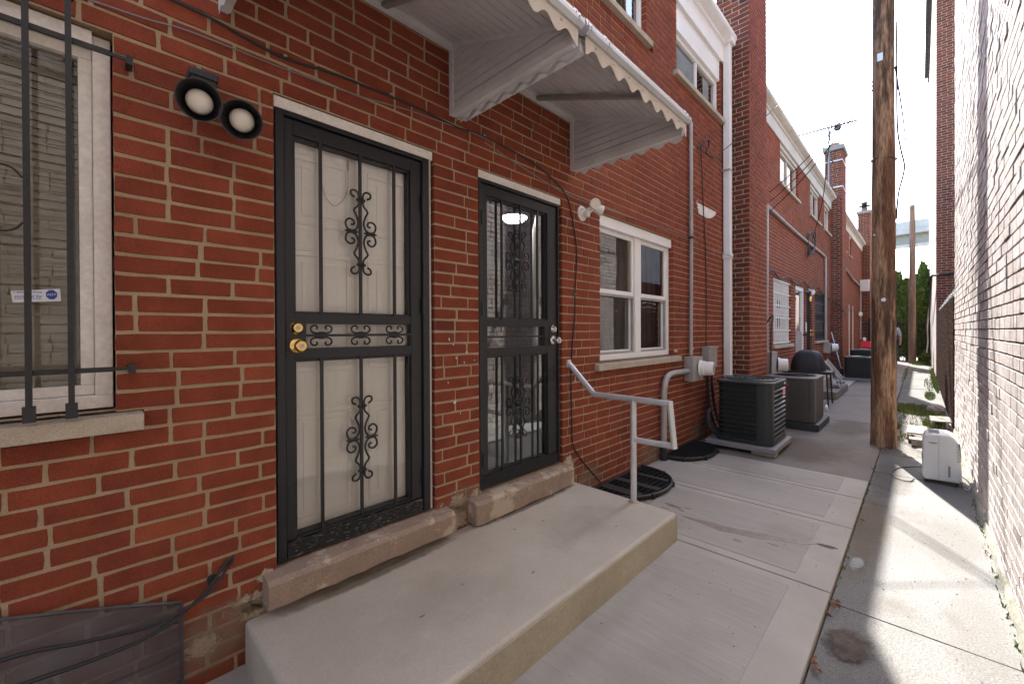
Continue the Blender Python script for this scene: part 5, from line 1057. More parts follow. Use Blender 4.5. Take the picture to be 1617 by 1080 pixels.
MB().box(5.63, 5.75, ay0 - 0.0065, ay0 - 0.0005, zc(-0.745), zc(-0.672)).build('badge', REDL, u1)
for j in range(3): MB().box(5.65, 5.73, ay0 - 0.0078, ay0 - 0.0066, zc(-0.735) + 0.02 * j, zc(-0.735) + 0.02 * j + 0.009).build('badge_print', STICK, u1)
MB().tube(smooth_path([(5.25, -0.24, 0.12), (5.2, -0.16, 0.2), (5.3, -0.10, 0.3), (5.42, -0.08, 0.36)], 5), 0.03, 8).build('line_set', RUBBER, u1, True)
u2 = thing('cooling_unit', 'brown-grey ribbed outdoor cooling unit behind the nearest dark one', 'air conditioner', 'outdoor cooling units')
bx0, bx1, by0, by1, bz0, bz1 = 6.92, 7.66, -0.935, -0.33, 0.075, 0.690
bevel(MB().box(bx0 - 0.06, bx1 + 0.12, by0 - 0.05, by1 + 0.1, -0.02, 0.072).build('pad', DARKP, u2), 0.006)
MB().rrect(bx0 + .012, bx1 - .012, by0 + .012, by1 - .012, bz0, bz1 - 0.03, 0.05).build('core', ACBD, u2)
for i in range(16):
    y = by0 + 0.06 + (by1 - by0 - 0.12) * i / 15; MB().box(bx0, bx0 + 0.02, y - 0.013, y + 0.013, bz0 + 0.01, bz1 - 0.035).build('rib', ACB, u2)
for i in range(14):
    x = bx0 + 0.09 + (bx1 - bx0 - 0.15) * i / 13; MB().box(x - 0.013, x + 0.013, by0, by0 + 0.02, bz0 + 0.01, bz1 - 0.035).build('rib', ACB, u2)
for yy in (by0 + 0.0, by0 + 0.33): bevel(MB().box(bx0 - 0.004, bx0 + 0.05, yy, yy + 0.06, bz0 + 0.005, bz1 - 0.03).build('corner_panel', ACB, u2), 0.01)
bevel(MB().box(bx0 + 0.0, bx0 + 0.085, by0 - 0.003, by0 + 0.05, bz0 + 0.005, bz1 - 0.03).build('corner_panel', ACB, u2), 0.012, 3)
t_ = MB().rrect(bx0 - 0.01, bx1 + 0.01, by0 - 0.01, by1 + 0.01, bz1 - 0.04, bz1, 0.06).build('top_rim', ACB, u2, True); bevel(t_, 0.014, 3)
cx, cy = (bx0 + bx1) / 2, (by0 + by1) / 2
MB().lathe((cx, cy, bz1 - 0.001), (0, 0, 1), [(0.27, 0), (0.26, 0.012), (0.24, 0.010), (0.235, 0.001)], 30).build('fan_ring', ACBD, u2, True)
for rr in (0.06, 0.12, 0.18): MB().tube([(cx + rr * math.cos(2 * math.pi * i / 24), cy + rr * math.sin(2 * math.pi * i / 24), bz1 + 0.010) for i in range(25)], 0.003, 4).build('fan_guard', ACBD, u2)
q_ = [(-0.60 + 0.042 * math.cos(rad(a)), zc(-0.755) + 0.018 * math.sin(rad(a))) for a in range(0, 360, 20)]; MB().prism([(bx0 - 0.0045, y, z) for y, z in q_], [(bx0 - 0.0075, y, z) for y, z in q_]).build('badge', mat('badge_dull', (0.28, 0.10, 0.09), 0.5, grain=0.05, bump=0), u2)
MB().lathe((bx1 + 0.01, by0 - 0.02, 0.19), (0, -1, 0), [(0.05, 0), (0.05, 0.02), (0.01, 0.02)], 12).build('white_valve_cap', PLASW, u2)
def far_unit(x0, y0, y1, z0, z1, label):
    u = thing('cooling_unit', label, 'air conditioner', 'outdoor cooling units')
    MB().box(x0 - .05, x0 + 0.75, y0 - .04, y1 + .04, z0 - 0.07, z0 - 0.005).build('pad', PADG, u)
    MB().rrect(x0, x0 + 0.7, y0, y1, z0, z1 - 0.03, 0.06).build('core', ACK, u)
    for k in range(14): 
        z_ = z0 + 0.03 + (z1 - z0 - 0.08) * k / 13; MB().rrect(x0 - 0.006, x0 + 0.706, y0 - 0.006, y1 + 0.006, z_ - 0.006, z_ + 0.006, 0.06, 3).build('louvre', ACG, u)
    MB().rrect(x0 - 0.01, x0 + 0.71, y0 - 0.01, y1 + 0.01, z1 - 0.035, z1, 0.065).build('top_rim', ACG, u, True)
    MB().lathe((x0 + 0.35, (y0 + y1) / 2, z1), (0, 0, 1), [(0.25, 0), (0.24, 0.02), (0.22, 0.005)], 20).build('fan_ring', ACG, u, True)
far_unit(14.6, -1.02, -0.46, 0.06, 0.62, 'black cooling unit beside the far chimney, in front of another')
far_unit(15.7, -1.08, -0.48, 0.06, 0.78, 'rearmost black cooling unit showing just above the one in front')
# ------------------------------------------------------------------ grill under its cover
g = thing('barbecue_grill', 'barbecue grill under a black cover on a thin-legged stand', 'grill')
gx, gy = 9.55, -0.45
for sx in (-0.22, 0.22):
    for sy in (-0.30, 0.26): MB().tube([(gx + sx, gy + sy, zc(-0.76)), (gx + sx * 1.15, gy + sy * 1.1, -0.03)], 0.014, 6).build('leg', IRON, g)
MB().box(gx - 0.26, gx + 0.26, gy - 0.37, gy + 0.36, zc(-0.79), zc(-0.745)).build('shelf', IRON, g)
MB().tube([(gx - 0.24, gy - 0.31, 0.25), (gx + 0.24, gy - 0.31, 0.25)], 0.01, 6).build('stretcher', IRON, g)
nu, nv = 28, 9; vs = []; r = random.Random(8)
for j in range(nv + 1):
    t = j / nv; a = t * math.pi / 2
    for i in range(nu):
        b = 2 * math.pi * i / nu; ex = 0.55
        cxx = math.copysign(abs(math.cos(b)) ** ex, math.cos(b)); syy = math.copysign(abs(math.sin(b)) ** ex, math.sin(b))
        k = math.cos(a) ** 0.55; fold = 1 + 0.035 * math.sin(b * 7) * (1 - t); vs.append((gx + 0.24 * cxx * k * fold, gy + 0.01 + 0.26 * syy * k * fold, zc(-0.745) + 0.38 * math.sin(a) + r.uniform(-.010, .010)))
MB().add(vs, [(j * nu + i, j * nu + (i + 1) % nu, (j + 1) * nu + (i + 1) % nu, (j + 1) * nu + i) for j in range(nv) for i in range(nu)]).build('cover', COVER, g, True)
# ------------------------------------------------------------------ second stoop and clutter
s2 = thing('concrete_stoop', 'low concrete steps of the second house behind the grill', 'step', 'concrete steps at the doors')
bevel(MB().box(10.3, 12.18, -0.78, -0.002, -0.02, 0.13).build('lower_tread', OLD, s2), 0.015)
bevel(MB().box(10.7, 12.15, -0.50, -0.004, 0.13, 0.30).build('upper_tread', STOOP, s2), 0.012)
tag(bevel(MB().box(11.0, 11.9, -0.76, -0.53, 0.131, 0.15).build('door_mat', DARKP), 0.004), 'black rubber mat on the steps of the second house', 'mat')
tag(MB().tube(smooth_path([(12.0 + 0.1 * math.cos(t * 0.9) * (1 + .1 * (t % 3)), -0.66 + 0.07 * math.sin(t * 0.9), 0.145 + 0.012 * (t % 4)) for t in range(22)], 3), 0.011, 6).build('garden_hose', GREENH, None, True), 'coil of green garden hose on the far end of the steps', 'hose')
lc = thing('folded_chair', 'grey folded lounge chair leaning over the steps behind the grill', 'chair')
for sx in (0.0, 0.5):
    MB().tube([(11.2 + sx, -0.72, 0.32), (11.5 + sx, -0.42, 0.68)], 0.015, 6).build('rail', CONDUIT, lc, True)
for i in range(6): t = i / 5.5; MB().obox(Matrix.Translation((11.45 + 0.3 * t, -0.71 + 0.27 * t, 0.34 + 0.33 * t)) @ Matrix.Rotation(rad(45), 4, 'X'), 0.5, 0.085, 0.006).build('webbing', ACB, lc)
MB().tube([(11.25, -0.7, 0.31), (11.75, -0.7, 0.31)], 0.013, 6).build('crossbar', ALUM, lc); MB().tube([(11.22, -0.7, 0.31), (11.22, -0.72, 0.14)], 0.013, 6).build('leg', ALUM, lc); MB().tube([(11.72, -0.7, 0.31), (11.72, -0.72, 0.14)], 0.013, 6).build('leg', ALUM, lc)
br = thing('broom', 'thin broom leaning against the second chimney', 'broom')
MB().tube([(15.2, -0.33, 0.25), (15.55, -0.06, 1.30)], 0.014, 6).build('handle', ALUM, br); MB().box(15.1, 15.3, -0.38, -0.30, 0.02, 0.26).build('bristles', DARKP, br)
kc = thing('toy_chair', 'bright pink plastic chair beyond the black cooling units', 'chair')
kx, ky = 17.5, -0.86
for sx in (0, 0.28):
    for sy in (0, 0.26): MB().box(kx + sx, kx + sx + 0.04, ky + sy, ky + sy + 0.04, 0.0, 0.98 if sx else 0.60).build('leg', PINK, kc)
MB().box(kx - .01, kx + 0.33, ky - .01, ky + 0.31, 0.60, 0.64).build('seat', PINK, kc); MB().box(kx + 0.28, kx + 0.32, ky + 0.04, ky + 0.26, 0.80, 1.0).build('backrest', PINK, kc); MB().box(kx + 0.285, kx + 0.315, ky + 0.08, ky + 0.22, 0.66, 0.78).build('back_slat', PINK, kc)
# second house fittings
f2 = thing('electric_conduit', 'pale conduit with meter climbing and crossing the second house wall', 'conduit')
MB().tube(smooth_path([(8.30, -0.04, zc(-0.9)), (8.31, -0.04, zc(0.5)), (8.33, -0.04, zc(2.05)), (8.42, -0.04, zc(2.16)), (8.6, -0.04, zc(2.18)), (11.0, -0.04, zc(2.12)), (14.3, -0.04, zc(2.10)), (14.62, -0.04, zc(2.03)), (14.66, -0.04, zc(1.9)), (14.67, -0.04, zc(0.3)), (14.67, -0.04, zc(-0.35))], 5), 0.030, 8).build('pipe', CONDUIT, f2, True)
MB().box(8.22, 8.62, -0.14, -0.001, zc(-0.95), zc(-0.36)).build('meter_box', CONDUIT, f2); MB().lathe((8.62, -0.14, zc(-0.60)), (0.3, -1, 0), [(0.13, 0), (0.13, 0.03), (0.11, 0.04), (0.11, 0.15), (0.02, 0.16)], 18).build('meter', PLASW, f2, True)
MB().box(14.55, 14.85, -0.14, -0.001, zc(-0.62), zc(-0.34)).build('meter_box', CONDUIT, f2); MB().lathe((14.9, -0.14, zc(-0.48)), (0.3, -1, 0), [(0.12, 0), (0.12, 0.03), (0.10, 0.15), (0.02, 0.16)], 16).build('meter', PLASW, f2, True)
for i in range(4): MB().tube([(12.45 + 0.5 * math.cos(t * 0.6 + i), -0.06, zc(2.15) + (0.25 + .04 * i) * math.sin(t * 0.6 + i * 1.3)) for t in range(10 - i)], 0.014, 5).build('wire_loop', RUBBER, f2)
ln = thing('wall_lantern', 'small black wall lantern with amber glass by the white storm door', 'lantern')
MB().box(11.98, 12.04, -0.12, -0.001, zc(0.88), zc(0.92)).build('arm', IRON, ln); MB().lathe((12.01, -0.10, zc(0.70)), (0, 0, 1), [(0.02, 0), (0.035, 0.10), (0.01, 0.13)], 8).build('glass', BRASS, ln)
f3 = tag(MB().box(11.98, 12.08, -0.014, -0.001, zc(-0.02), zc(0.20)).build('mailbox_plate', PLASW), 'small white plate on the brick between the second house doors', 'plate')
fl3 = thing('floodlight', 'small white floodlight over the dark door of the second house', 'floodlight')
MB().lathe((12.3, -0.10, zc(0.93)), (-0.6, -0.7, -0.2), [(0.02, -0.1), (0.05, -0.04), (0.065, 0.0), (0.055, 0.01), (0.002, 0.012)], 14).build('shade', PLASW, fl3, True); MB().tube([(12.35, 0.0, zc(1.02)), (12.35, -0.06, zc(0.98))], 0.02, 6).build('arm', PLASW, fl3)
f4 = thing('electric_conduit', 'conduit with white box and meter on the third house', 'conduit')
MB().tube(smooth_path([(19.0, -0.04, zc(2.25)), (21.5, -0.04, zc(2.05)), (23.8, -0.04, zc(2.0)), (24.2, -0.04, zc(1.9)), (24.25, -0.04, zc(1.0)), (24.25, -0.04, zc(-0.4))], 5), 0.04, 7).build('pipe', CONDUIT, f4, True)
MB().box(24.0, 24.3, -0.35, -0.05, zc(1.75), zc(2.25)).build('white_box', PLASW, f4); MB().lathe((24.4, -0.1, zc(-0.45)), (0.3, -1, 0), [(0.15, 0), (0.15, 0.1), (0.03, 0.12)], 14).build('meter', PLASW, f4)
MB().lathe((23.4, -0.12, zc(0.72)), (-0.6, -0.7, 0), [(0.03, -0.1), (0.10, 0.0), (0.002, 0.01)], 12).build('lamp_head', PLASW, f4)
# ------------------------------------------------------------------ utility poles and wires
def pole(x, y, h, r0, r1, m, label, seed, furrow=True):
    p = thing('utility_pole', label, 'utility pole', 'wooden utility poles')
    r = random.Random(seed); n, k = 40, 60; vs = []
    ph = [r.uniform(0, 6.28) for _ in range(n)]; dp = [r.uniform(-0.003, 0.003) for _ in range(n)]
    for j in range(k + 1):
        t = j / k; R = r0 + (r1 - r0) * t
        if t < 0.03: R += 0.006 * (1 - t / 0.03)
        for i in range(n):
            a = 2 * math.pi * i / n; q = R + (dp[i] + 0.0022 * math.sin(ph[i] + j * 0.5) if furrow else 0) + 0.002 * math.sin(j * 0.35 + a * 2)
            vs.append((x + q * math.cos(a), y + q * math.sin(a), -0.1 + (h + 0.1) * t))
    MB().add(vs, [(j * n + i, j * n + (i + 1) % n, (j + 1) * n + (i + 1) % n, (j + 1) * n + i) for j in range(k) for i in range(n)] + [tuple(k * n + i for i in range(n))]).build('shaft', m, p, True)
    return p
PX, PY = 6.62, -1.645
p1 = pole(PX, PY, 11.0, 0.118, 0.072, WOOD, 'thick weathered wooden utility pole standing at the edge of the walkway', 3)
MB().lathe((PX - 0.105, PY - 0.005, zc(0.36)), (-1, -0.05, 0), [(0.022, 0), (0.022, 0.008), (0.002, 0.010)], 14).build('reflector', STICK, p1)
MB().lathe((PX - 0.08, PY + 0.075, zc(1.13)), (-0.7, 0.7, 0), [(0.012, 0), (0.008, 0.012), (0.002, 0.014)], 8).build('reflector', STICK, p1)
MB().box(PX - 0.115, PX - 0.100, PY + 0.0, PY + 0.05, zc(3.15), zc(3.24)).build('tag', ALUM, p1)
MB().tube([(PX + 0.1 * math.cos(a * 0.45), PY + 0.117 * math.sin(a * 0.45), zc(2.02) + 0.02 * math.sin(a * .45)) for a in range(15)], 0.008, 5).build('strap', IRON, p1)
MB().tube(smooth_path([(PX + 0.01, PY - 0.11, zc(3.6)), (PX, PY - 0.115, zc(3.2)), (PX, PY - 0.12, zc(2.4)), (PX, PY - 0.15, zc(2.1)), (PX + .02, PY - 0.18, zc(1.88)), (PX + .02, PY - 0.13, zc(1.6)), (PX, PY - 0.112, zc(1.3))], 5), 0.009, 6).build('down_cable', RUBBER, p1, True)
pole(24.3, -1.72, zc(5.25), 0.125, 0.085, WOODF, 'shorter brown utility pole in front of the evergreen trees', 9, False)
def wirec(label, pts, r=0.012, m=RUBBER): return cable('overhead_wire', label, pts, r, m, 6, 'overhead wires', 5)
def sag(a, b, s, n=8):
    a, b = Vector(a), Vector(b); return [tuple(a + (b - a) * (i / n) - Vector((0, 0, 4 * s * (i / n) * (1 - i / n)))) for i in range(n + 1)]
wirec('dark overhead wire dropping steeply from above to the second house', [(8.2, -1.30, zc(6.6)), (9.0, -1.12, zc(5.5)), (9.8, -0.88, zc(4.55)), (10.6, -0.64, zc(3.9)), (11.5, -0.40, zc(2.9)), (12.4, -0.08, zc(2.25))], 0.009)
for i, (za, xb, zb_) in enumerate(((2.98, 8.45, 2.45), (2.93, 8.5, 2.30), (2.88, 8.55, 2.15))):
    wirec(('upper', 'middle', 'lower')[i] + ' thin wire from the pole to the near corner of the second house', sag((PX - 0.02, PY + 0.1, zc(za)), (xb, -0.05, zc(zb_)), 0.10), 0.0065)
wirec('single bright wire rising from the chimney corner towards the sky', sag((5.62, -0.06, zc(2.22)), (9.6, -0.55, zc(4.9)), 0.06), 0.0065)
wirec('twisted service cable from the thick pole to the far pole', [(PX + 0.05, PY - 0.1, zc(3.1)), (9.0, -1.77, zc(3.25)), (13, -1.76, zc(3.65)), (18, -1.70, zc(4.4)), (23.0, -1.60, zc(5.0)), (24.2, -1.66, zc(5.05))], 0.009)
wirec('thin wire from the far pole across to the viaduct side', sag((24.3, -1.75, zc(3.35)), (40, -7.5, zc(6.0)), 0.3), 0.012)
wirec('thin wire hanging down from the far pole towards the trees', smooth_path([(24.25, -1.60, zc(3.3)), (25.5, -1.35, zc(2.9)), (27, -1.2, zc(1.9)), (29, -0.9, zc(1.6))], 2), 0.014)
# ------------------------------------------------------------------ antenna
an = thing('television_antenna', 'thin television antenna on a mast beside the middle chimney', 'antenna')
mx, my = 15.2, -0.05
MB().tube([(mx, my, zc(4.0)), (mx, my, zc(5.95))], 0.022, 6).build('mast', ANT, an)
ba, bb_ = Vector((mx - 0.2, 0.69, zc(5.86))), Vector((mx - 0.1, -0.69, zc(5.88)))
MB().tube([ba, bb_], 0.024, 6).build('boom', ANT, an)
for i in range(16):
    p_ = ba + (bb_ - ba) * (i / 15); L_ = 0.75 - 0.035 * i
    MB().tube([p_ - Vector((L_, 0.0, 0.02)), p_ + Vector((L_, 0.0, 0.02))], 0.010, 4).build('element', ANT, an)
MB().box(mx - 0.08, mx + 0.08, -0.32, -0.18, zc(5.80), zc(5.94)).build('balun', ANT, an)
for z_ in (4.35, 5.15): MB().tube([(mx, my, zc(z_)), (15.95, -0.05, zc(z_))], 0.016, 6).build('bracket', ANT, an); MB().box(15.952, 15.9595, -0.285, 0.155, zc(z_), zc(z_) + 0.03).build('band', ALUM, an); MB().box(15.952, 16.865, -0.2885, -0.2815, zc(z_), zc(z_) + 0.03).build('band', ALUM, an)
MB().lathe((25.54 + 0.35, -0.06, 7.1), (0, 0, 1), [(0.10, 0), (0.10, 0.12), (0.28, 0.14), (0.10, 0.2), (0.10, 0.28), (0.2, 0.30), (0.03, 0.34)], 12).build('cowl', IRON, None)
bpy.data.objects['cowl'].parent = bpy.data.objects['brick_chimney.002']
# ------------------------------------------------------------------ dehumidifier
dh = thing('dehumidifier', 'white plastic dehumidifier standing against the tan wall in the pole shadow', 'dehumidifier')
prof = [(-1.972, 0.02), (-1.968, 0.05), (-1.970, 0.30), (-1.974, 0.355), (-1.985, 0.385), (-2.005, 0.402), (-2.06, 0.412), (-2.13, 0.410), (-2.165, 0.395), (-2.188, 0.36), (-2.198, 0.31), (-2.208, 0.20), (-2.214, 0.10), (-2.212, 0.03), (-2.205, 0.005), (-1.985, 0.0)]
dx0, dx1 = 5.29, 5.60
bevel(MB().prism([(dx0, y, z) for y, z in prof], [(dx1, y, z) for y, z in prof]).build('body', DEHUM, dh, True), 0.012, 3)
MB().box(dx0 - 0.0012, dx0 + 0.01, -2.075, -2.073, 0.015, 0.395).build('seam', PADG, dh)
hd = [(-2.072 + 0.03 * math.cos(rad(a)) * 1.0 + 0.035, 0.338 + 0.012 * math.sin(rad(a))) for a in range(180, 361, 20)]
MB().prism([(dx0 - 0.0015, y, z) for y, z in hd], [(dx0 + 0.01, y, z) for y, z in hd]).build('handle_recess', PADG, dh)
bevel(MB().box(dx0 - 0.004, dx0 + 0.01, -2.195, -2.135, 0.012, 0.185).build('tank_cover', DEHUM, dh), 0.004)
MB().rrect(dx0 - 0.0055, dx0 - 0.0035, -2.146, -2.132, 0.05, 0.145, 0.0009).build('tank_window', PADG, dh)
for k in range(13):
    z_ = 0.19 + 0.013 * k; y_ = -2.2085 + 0.0005 * k; MB().box(dx0 + 0.02, dx1 - 0.03, y_ - 0.004, y_ + 0.01, z_, z_ + 0.005).build('vent_slot', PADG, dh); MB().box(dx0 - 0.001, dx0 + 0.01, y_ + 0.006, y_ + 0.022, z_, z_ + 0.005).build('vent_slot', PADG, dh)
for k in range(9): MB().box(dx0 + 0.05 + k * 0.022, dx0 + 0.06 + k * 0.022, -2.08, -2.01, 0.4125, 0.4145).build('top_grille', PADG, dh)
MB().box(dx0 - 0.001, dx0 + 0.05, -1.9695, -1.966, 0.18, 0.235).build('control_panel', DARKP, dh)
for x_, y_ in ((dx0 + .04, -1.995), (dx0 + .04, -2.185), (dx1 - .04, -1.995), (dx1 - .04, -2.185)):
    MB().lathe((x_, y_ - 0.012, -0.012), (0, 1, 0), [(0.018, 0), (0.018, 0.02)], 12).build('caster', DARKP, dh)
MB().tube(smooth_path([(dx1 - 0.03, -1.972, 0.04), (5.75, -1.90, -0.02), (5.62, -1.80, -0.022), (5.36, -1.76, -0.022), (5.22, -1.80, -0.022), (5.18, -1.88, -0.022), (5.3, -1.915, -0.022)], 8), 0.005, 6).build('power_cord', RUBBER, dh, True)
MB().tube(smooth_path([(dx0 + 0.1, -2.215, 0.05), (dx0 + 0.06, -2.25, 0.03), (dx0 + 0.02, -2.262, 0.0), (dx0 - 0.06, -2.25, -0.02), (dx0 - 0.04, -2.225, -0.02)], 6), 0.004, 6).build('drain_hose', CONDUIT, dh, True)
# ------------------------------------------------------------------ wood scraps, rock, weeds, leaves
ps = thing('pallet', 'broken pale wooden pallet lying in the dirt behind the dehumidifier', 'pallet')
for i in range(3): MB().box(7.05 + i * 0.19, 7.22 + i * 0.19, -2.02, -1.84, 0.075, 0.093).build('board', PALLET, ps)
for y_ in (-2.02, -1.88): MB().box(7.02, 7.62, y_, y_ + 0.04, 0.0, 0.074).build('runner', PALLET, ps)
MB().box(6.86, 7.0, -2.02, -1.86, 0.03, 0.05).build('board', PALLET, ps); MB().box(6.88, 6.98, -2.0, -1.88, -0.03, 0.03).build('block', PALLET, ps)
ps = thing('pallet', 'second wooden pallet piece lying against the chain-link fence base', 'pallet')
for i in range(3): MB().obox(Matrix.Translation((8.35 + i * 0.16, -2.16, 0.07)) @ Matrix.Rotation(0.15, 4, 'Z'), 0.14, 0.2, 0.018).build('board', PALLET, ps)
for y_ in (-2.24, -2.10): MB().box(8.26, 8.78, y_, y_ + 0.035, -0.02, 0.058).build('runner', PALLET, ps)
bm_ = MB(); r = random.Random(12); nu, nv = 12, 7
vs = [(9.9 + 0.22 * math.cos(2 * math.pi * i / nu) * math.sin(math.pi * (j + .5) / (nv)) * r.uniform(.85, 1.15), -2.14 + 0.12 * math.sin(2 * math.pi * i / nu) * math.sin(math.pi * (j + .5) / nv) * r.uniform(.85, 1.15), 0.02 + 0.09 * math.cos(math.pi * (j + .5) / nv)) for j in range(nv) for i in range(nu)]
bm_.add(vs, [(j * nu + i, j * nu + (i + 1) % nu, (j + 1) * nu + (i + 1) % nu, (j + 1) * nu + i) for j in range(nv - 1) for i in range(nu)] + [tuple(range(nu))[::-1]])
tag(bm_.build('rock', ROCK), 'flat brown rock by the fence in the sunlit dirt', 'rock')
def grass(name, areas, label, seed):
    r = random.Random(seed); mb = MB()
    for (cx, cy, rx, ry, n, h) in areas:
        for _ in range(n):
            a = r.uniform(0, 6.28); q = math.sqrt(r.random()); x, y = cx + rx * q * math.cos(a), cy + ry * q * math.sin(a)
            hh = h * r.uniform(0.4, 1.1); b = r.uniform(0, 6.28); w_ = r.uniform(.003, .007); dx, dy = math.cos(b), math.sin(b); l_ = r.uniform(0.1, 0.6) * hh; c_ = r.uniform(0, 6.28)
            mb.add([(x - dx * w_, y - dy * w_, -0.035), (x + dx * w_, y + dy * w_, -0.035), (x + dx * w_ * .7 + l_ * .4 * math.cos(c_), y + dy * w_ * .7 + l_ * .4 * math.sin(c_), -0.035 + hh * .6), (x + l_ * math.cos(c_), y + l_ * math.sin(c_), -0.035 + hh)], [(0, 1, 2), (0, 2, 3)])
    o = mb.build(name, GRASSM); tag(o, label, 'grass', kind='stuff'); return o
grass('grass', [(9.0, -1.95, 0.9, 0.3, 300, 0.05), (9.9, -1.95, 0.6, 0.30, 1500, 0.08), (8.6, -2.10, 0.45, 0.12, 420, 0.09), (10.2, -1.75, 0.35, 0.12, 400, 0.07), (7.3, -1.78, 0.35, 0.06, 60, 0.06), (8.1, -1.72, 0.2, 0.05, 90, 0.07), (12.3, -2.1, 0.8, 0.08, 400, 0.06), (4.9, -1.632, 1.2, 0.008, 60, 0.03), (2.655, -1.2, 0.006, 0.4, 18, 0.018), (3.0, -1.640, 0.4, 0.006, 20, 0.03), (6.4, -2.2, 1.2, 0.05, 120, 0.05), (3.8, -2.255, 1.2, 0.012, 70, 0.03)], 'short grass and weeds in the dirt beyond the pole', 5)
grass('weeds', [(16.5, -2.23, 3.6, 0.05, 700, 0.16), (15.0, -2.12, 1.6, 0.10, 200, 0.07), (23.5, -2.0, 0.8, 0.3, 500, 0.15), (18.0, -1.62, 3.0, 0.05, 300, 0.05)], 'taller weeds along the foot of the pale far building', 6)
r = random.Random(17)
leaf_spots = [(3.9, -1.65), (1.75, -1.65), (2.60, -1.648), (2.57, -1.66), (2.63, -1.655), (2.09, -1.645), (2.05, -1.66), (2.48, -1.64)]
lv = MB()
for x, y in leaf_spots:
    for _ in range(3):
        a = r.uniform(0, 6.28); s_ = r.uniform(0.010, 0.02); px_, py_ = x + r.uniform(-.02, .02), y + r.uniform(-.012, .012); z_ = -0.024 + r.uniform(0, .012)
        lv.add([(px_ + s_ * math.cos(a), py_ + s_ * math.sin(a), z_), (px_ - s_ * .5 * math.sin(a), py_ + s_ * .5 * math.cos(a), z_ + .008), (px_ - s_ * math.cos(a), py_ - s_ * math.sin(a), z_), (px_ + s_ * .5 * math.sin(a), py_ - s_ * .5 * math.cos(a), z_ + .006)], [(0, 1, 2, 3)])
tag(lv.build('dry_leaves', LEAFB), 'few dry brown leaves along the edge of the new slab', 'leaves', kind='stuff')
gv = MB()
for _ in range(330):
    x, y = r.uniform(0.3, 6.1), r.uniform(-2.26, -1.66)
    if r.random() < 0.35: y = r.choice((-1.645, -2.25)) + r.uniform(-0.02, 0.02)
    s_ = r.uniform(0.001, 0.0035); z_ = -0.029
    gv.obox(Matrix.Translation((x, y, z_ + s_ * .3)) @ Matrix.Rotation(r.uniform(0, 3), 4, 'Z') @ Matrix.Rotation(r.uniform(0, 1), 4, 'X'), s_ * 2, s_, s_ * .8)
for _ in range(160):
    x, y = r.uniform(0.3, 4.8), r.uniform(-1.6, -0.1); s_ = r.uniform(0.001, 0.0035)
    if x < 2.68 and y > -0.87: continue
    gv.obox(Matrix.Translation((x, y, 0.003 + s_ * .3)) @ Matrix.Rotation(r.uniform(0, 3), 4, 'Z'), s_ * 2, s_, s_ * .8)
tag(gv.build('grit', ROCK), 'loose grit and bits scattered over the alley paving', 'grit', kind='stuff')
# ------------------------------------------------------------------ evergreens, far tree, fence and viaduct
def arborvitae(x, y, h, rr, label, seed, n=5200):
    t = thing('evergreen_tree', label, 'tree', 'columnar evergreens behind the far pole'); r = random.Random(seed)
    MB().tube([(x, y, -0.1), (x, y, h * 0.8)], [0.06, 0.015], 6).build('trunk', BARK, t)
    mb = MB(); lobes = [(r.uniform(0, 6.28), r.uniform(0, h)) for _ in range(26)]
    for _ in range(n):
        q = r.random() ** 0.8; z = 0.05 + q * (h - 0.05); prof_ = rr * min(1.0, (1 - q) * 1.9) ** 0.75 * (0.75 + 0.25 * min(1, q * 6)); a = r.uniform(0, 6.28)
        k = 1.0
        for la, lz in lobes:
            da = abs((a - la + math.pi) % (2 * math.pi) - math.pi)
            if da < 0.5 and abs(z - lz) < 0.25: k = 1.32
        R = prof_ * k * (1 - 0.5 * r.random() ** 2); p = Vector((x + R * math.cos(a), y + R * math.sin(a), z)); o_ = Vector((math.cos(a), math.sin(a), 0)); up = (o_ * r.uniform(.15, .6) + Vector((r.uniform(-.2, .2), r.uniform(-.2, .2), 1))).normalized()
        sd_ = up.cross(o_ + Vector((r.uniform(-1, 1), r.uniform(-1, 1), 0)) * .8).normalized(); L_ = r.uniform(.06, .20) * (1.3 if r.random() < .15 else 1); w_ = L_ * .26
        mb.add([p - sd_ * w_ * .4, p + up * L_ * .5 + sd_ * w_, p + up * L_, p + up * L_ * .45 - sd_ * w_], [(0, 1, 2, 3)])
    mb.build('crown', ARBOR, t)
arborvitae(27.0, -1.20, zc(2.65), 0.42, 'leftmost slim evergreen behind the far pole', 1)
arborvitae(26.6, -1.52, zc(2.30), 0.36, 'slim evergreen second from left, touching the far pole', 2)
arborvitae(27.4, -2.05, zc(3.05), 0.52, 'tallest evergreen right of the far pole', 3)
arborvitae(26.4, -1.95, zc(1.75), 0.34, 'short evergreen low in front of the tallest one', 4)
arborvitae(27.6, -0.90, zc(2.2), 0.42, 'evergreen half hidden behind the thick pole', 6)
arborvitae(27.2, -2.6, zc(2.6), 0.5, 'evergreen tucked behind the corner of the pale building', 7)
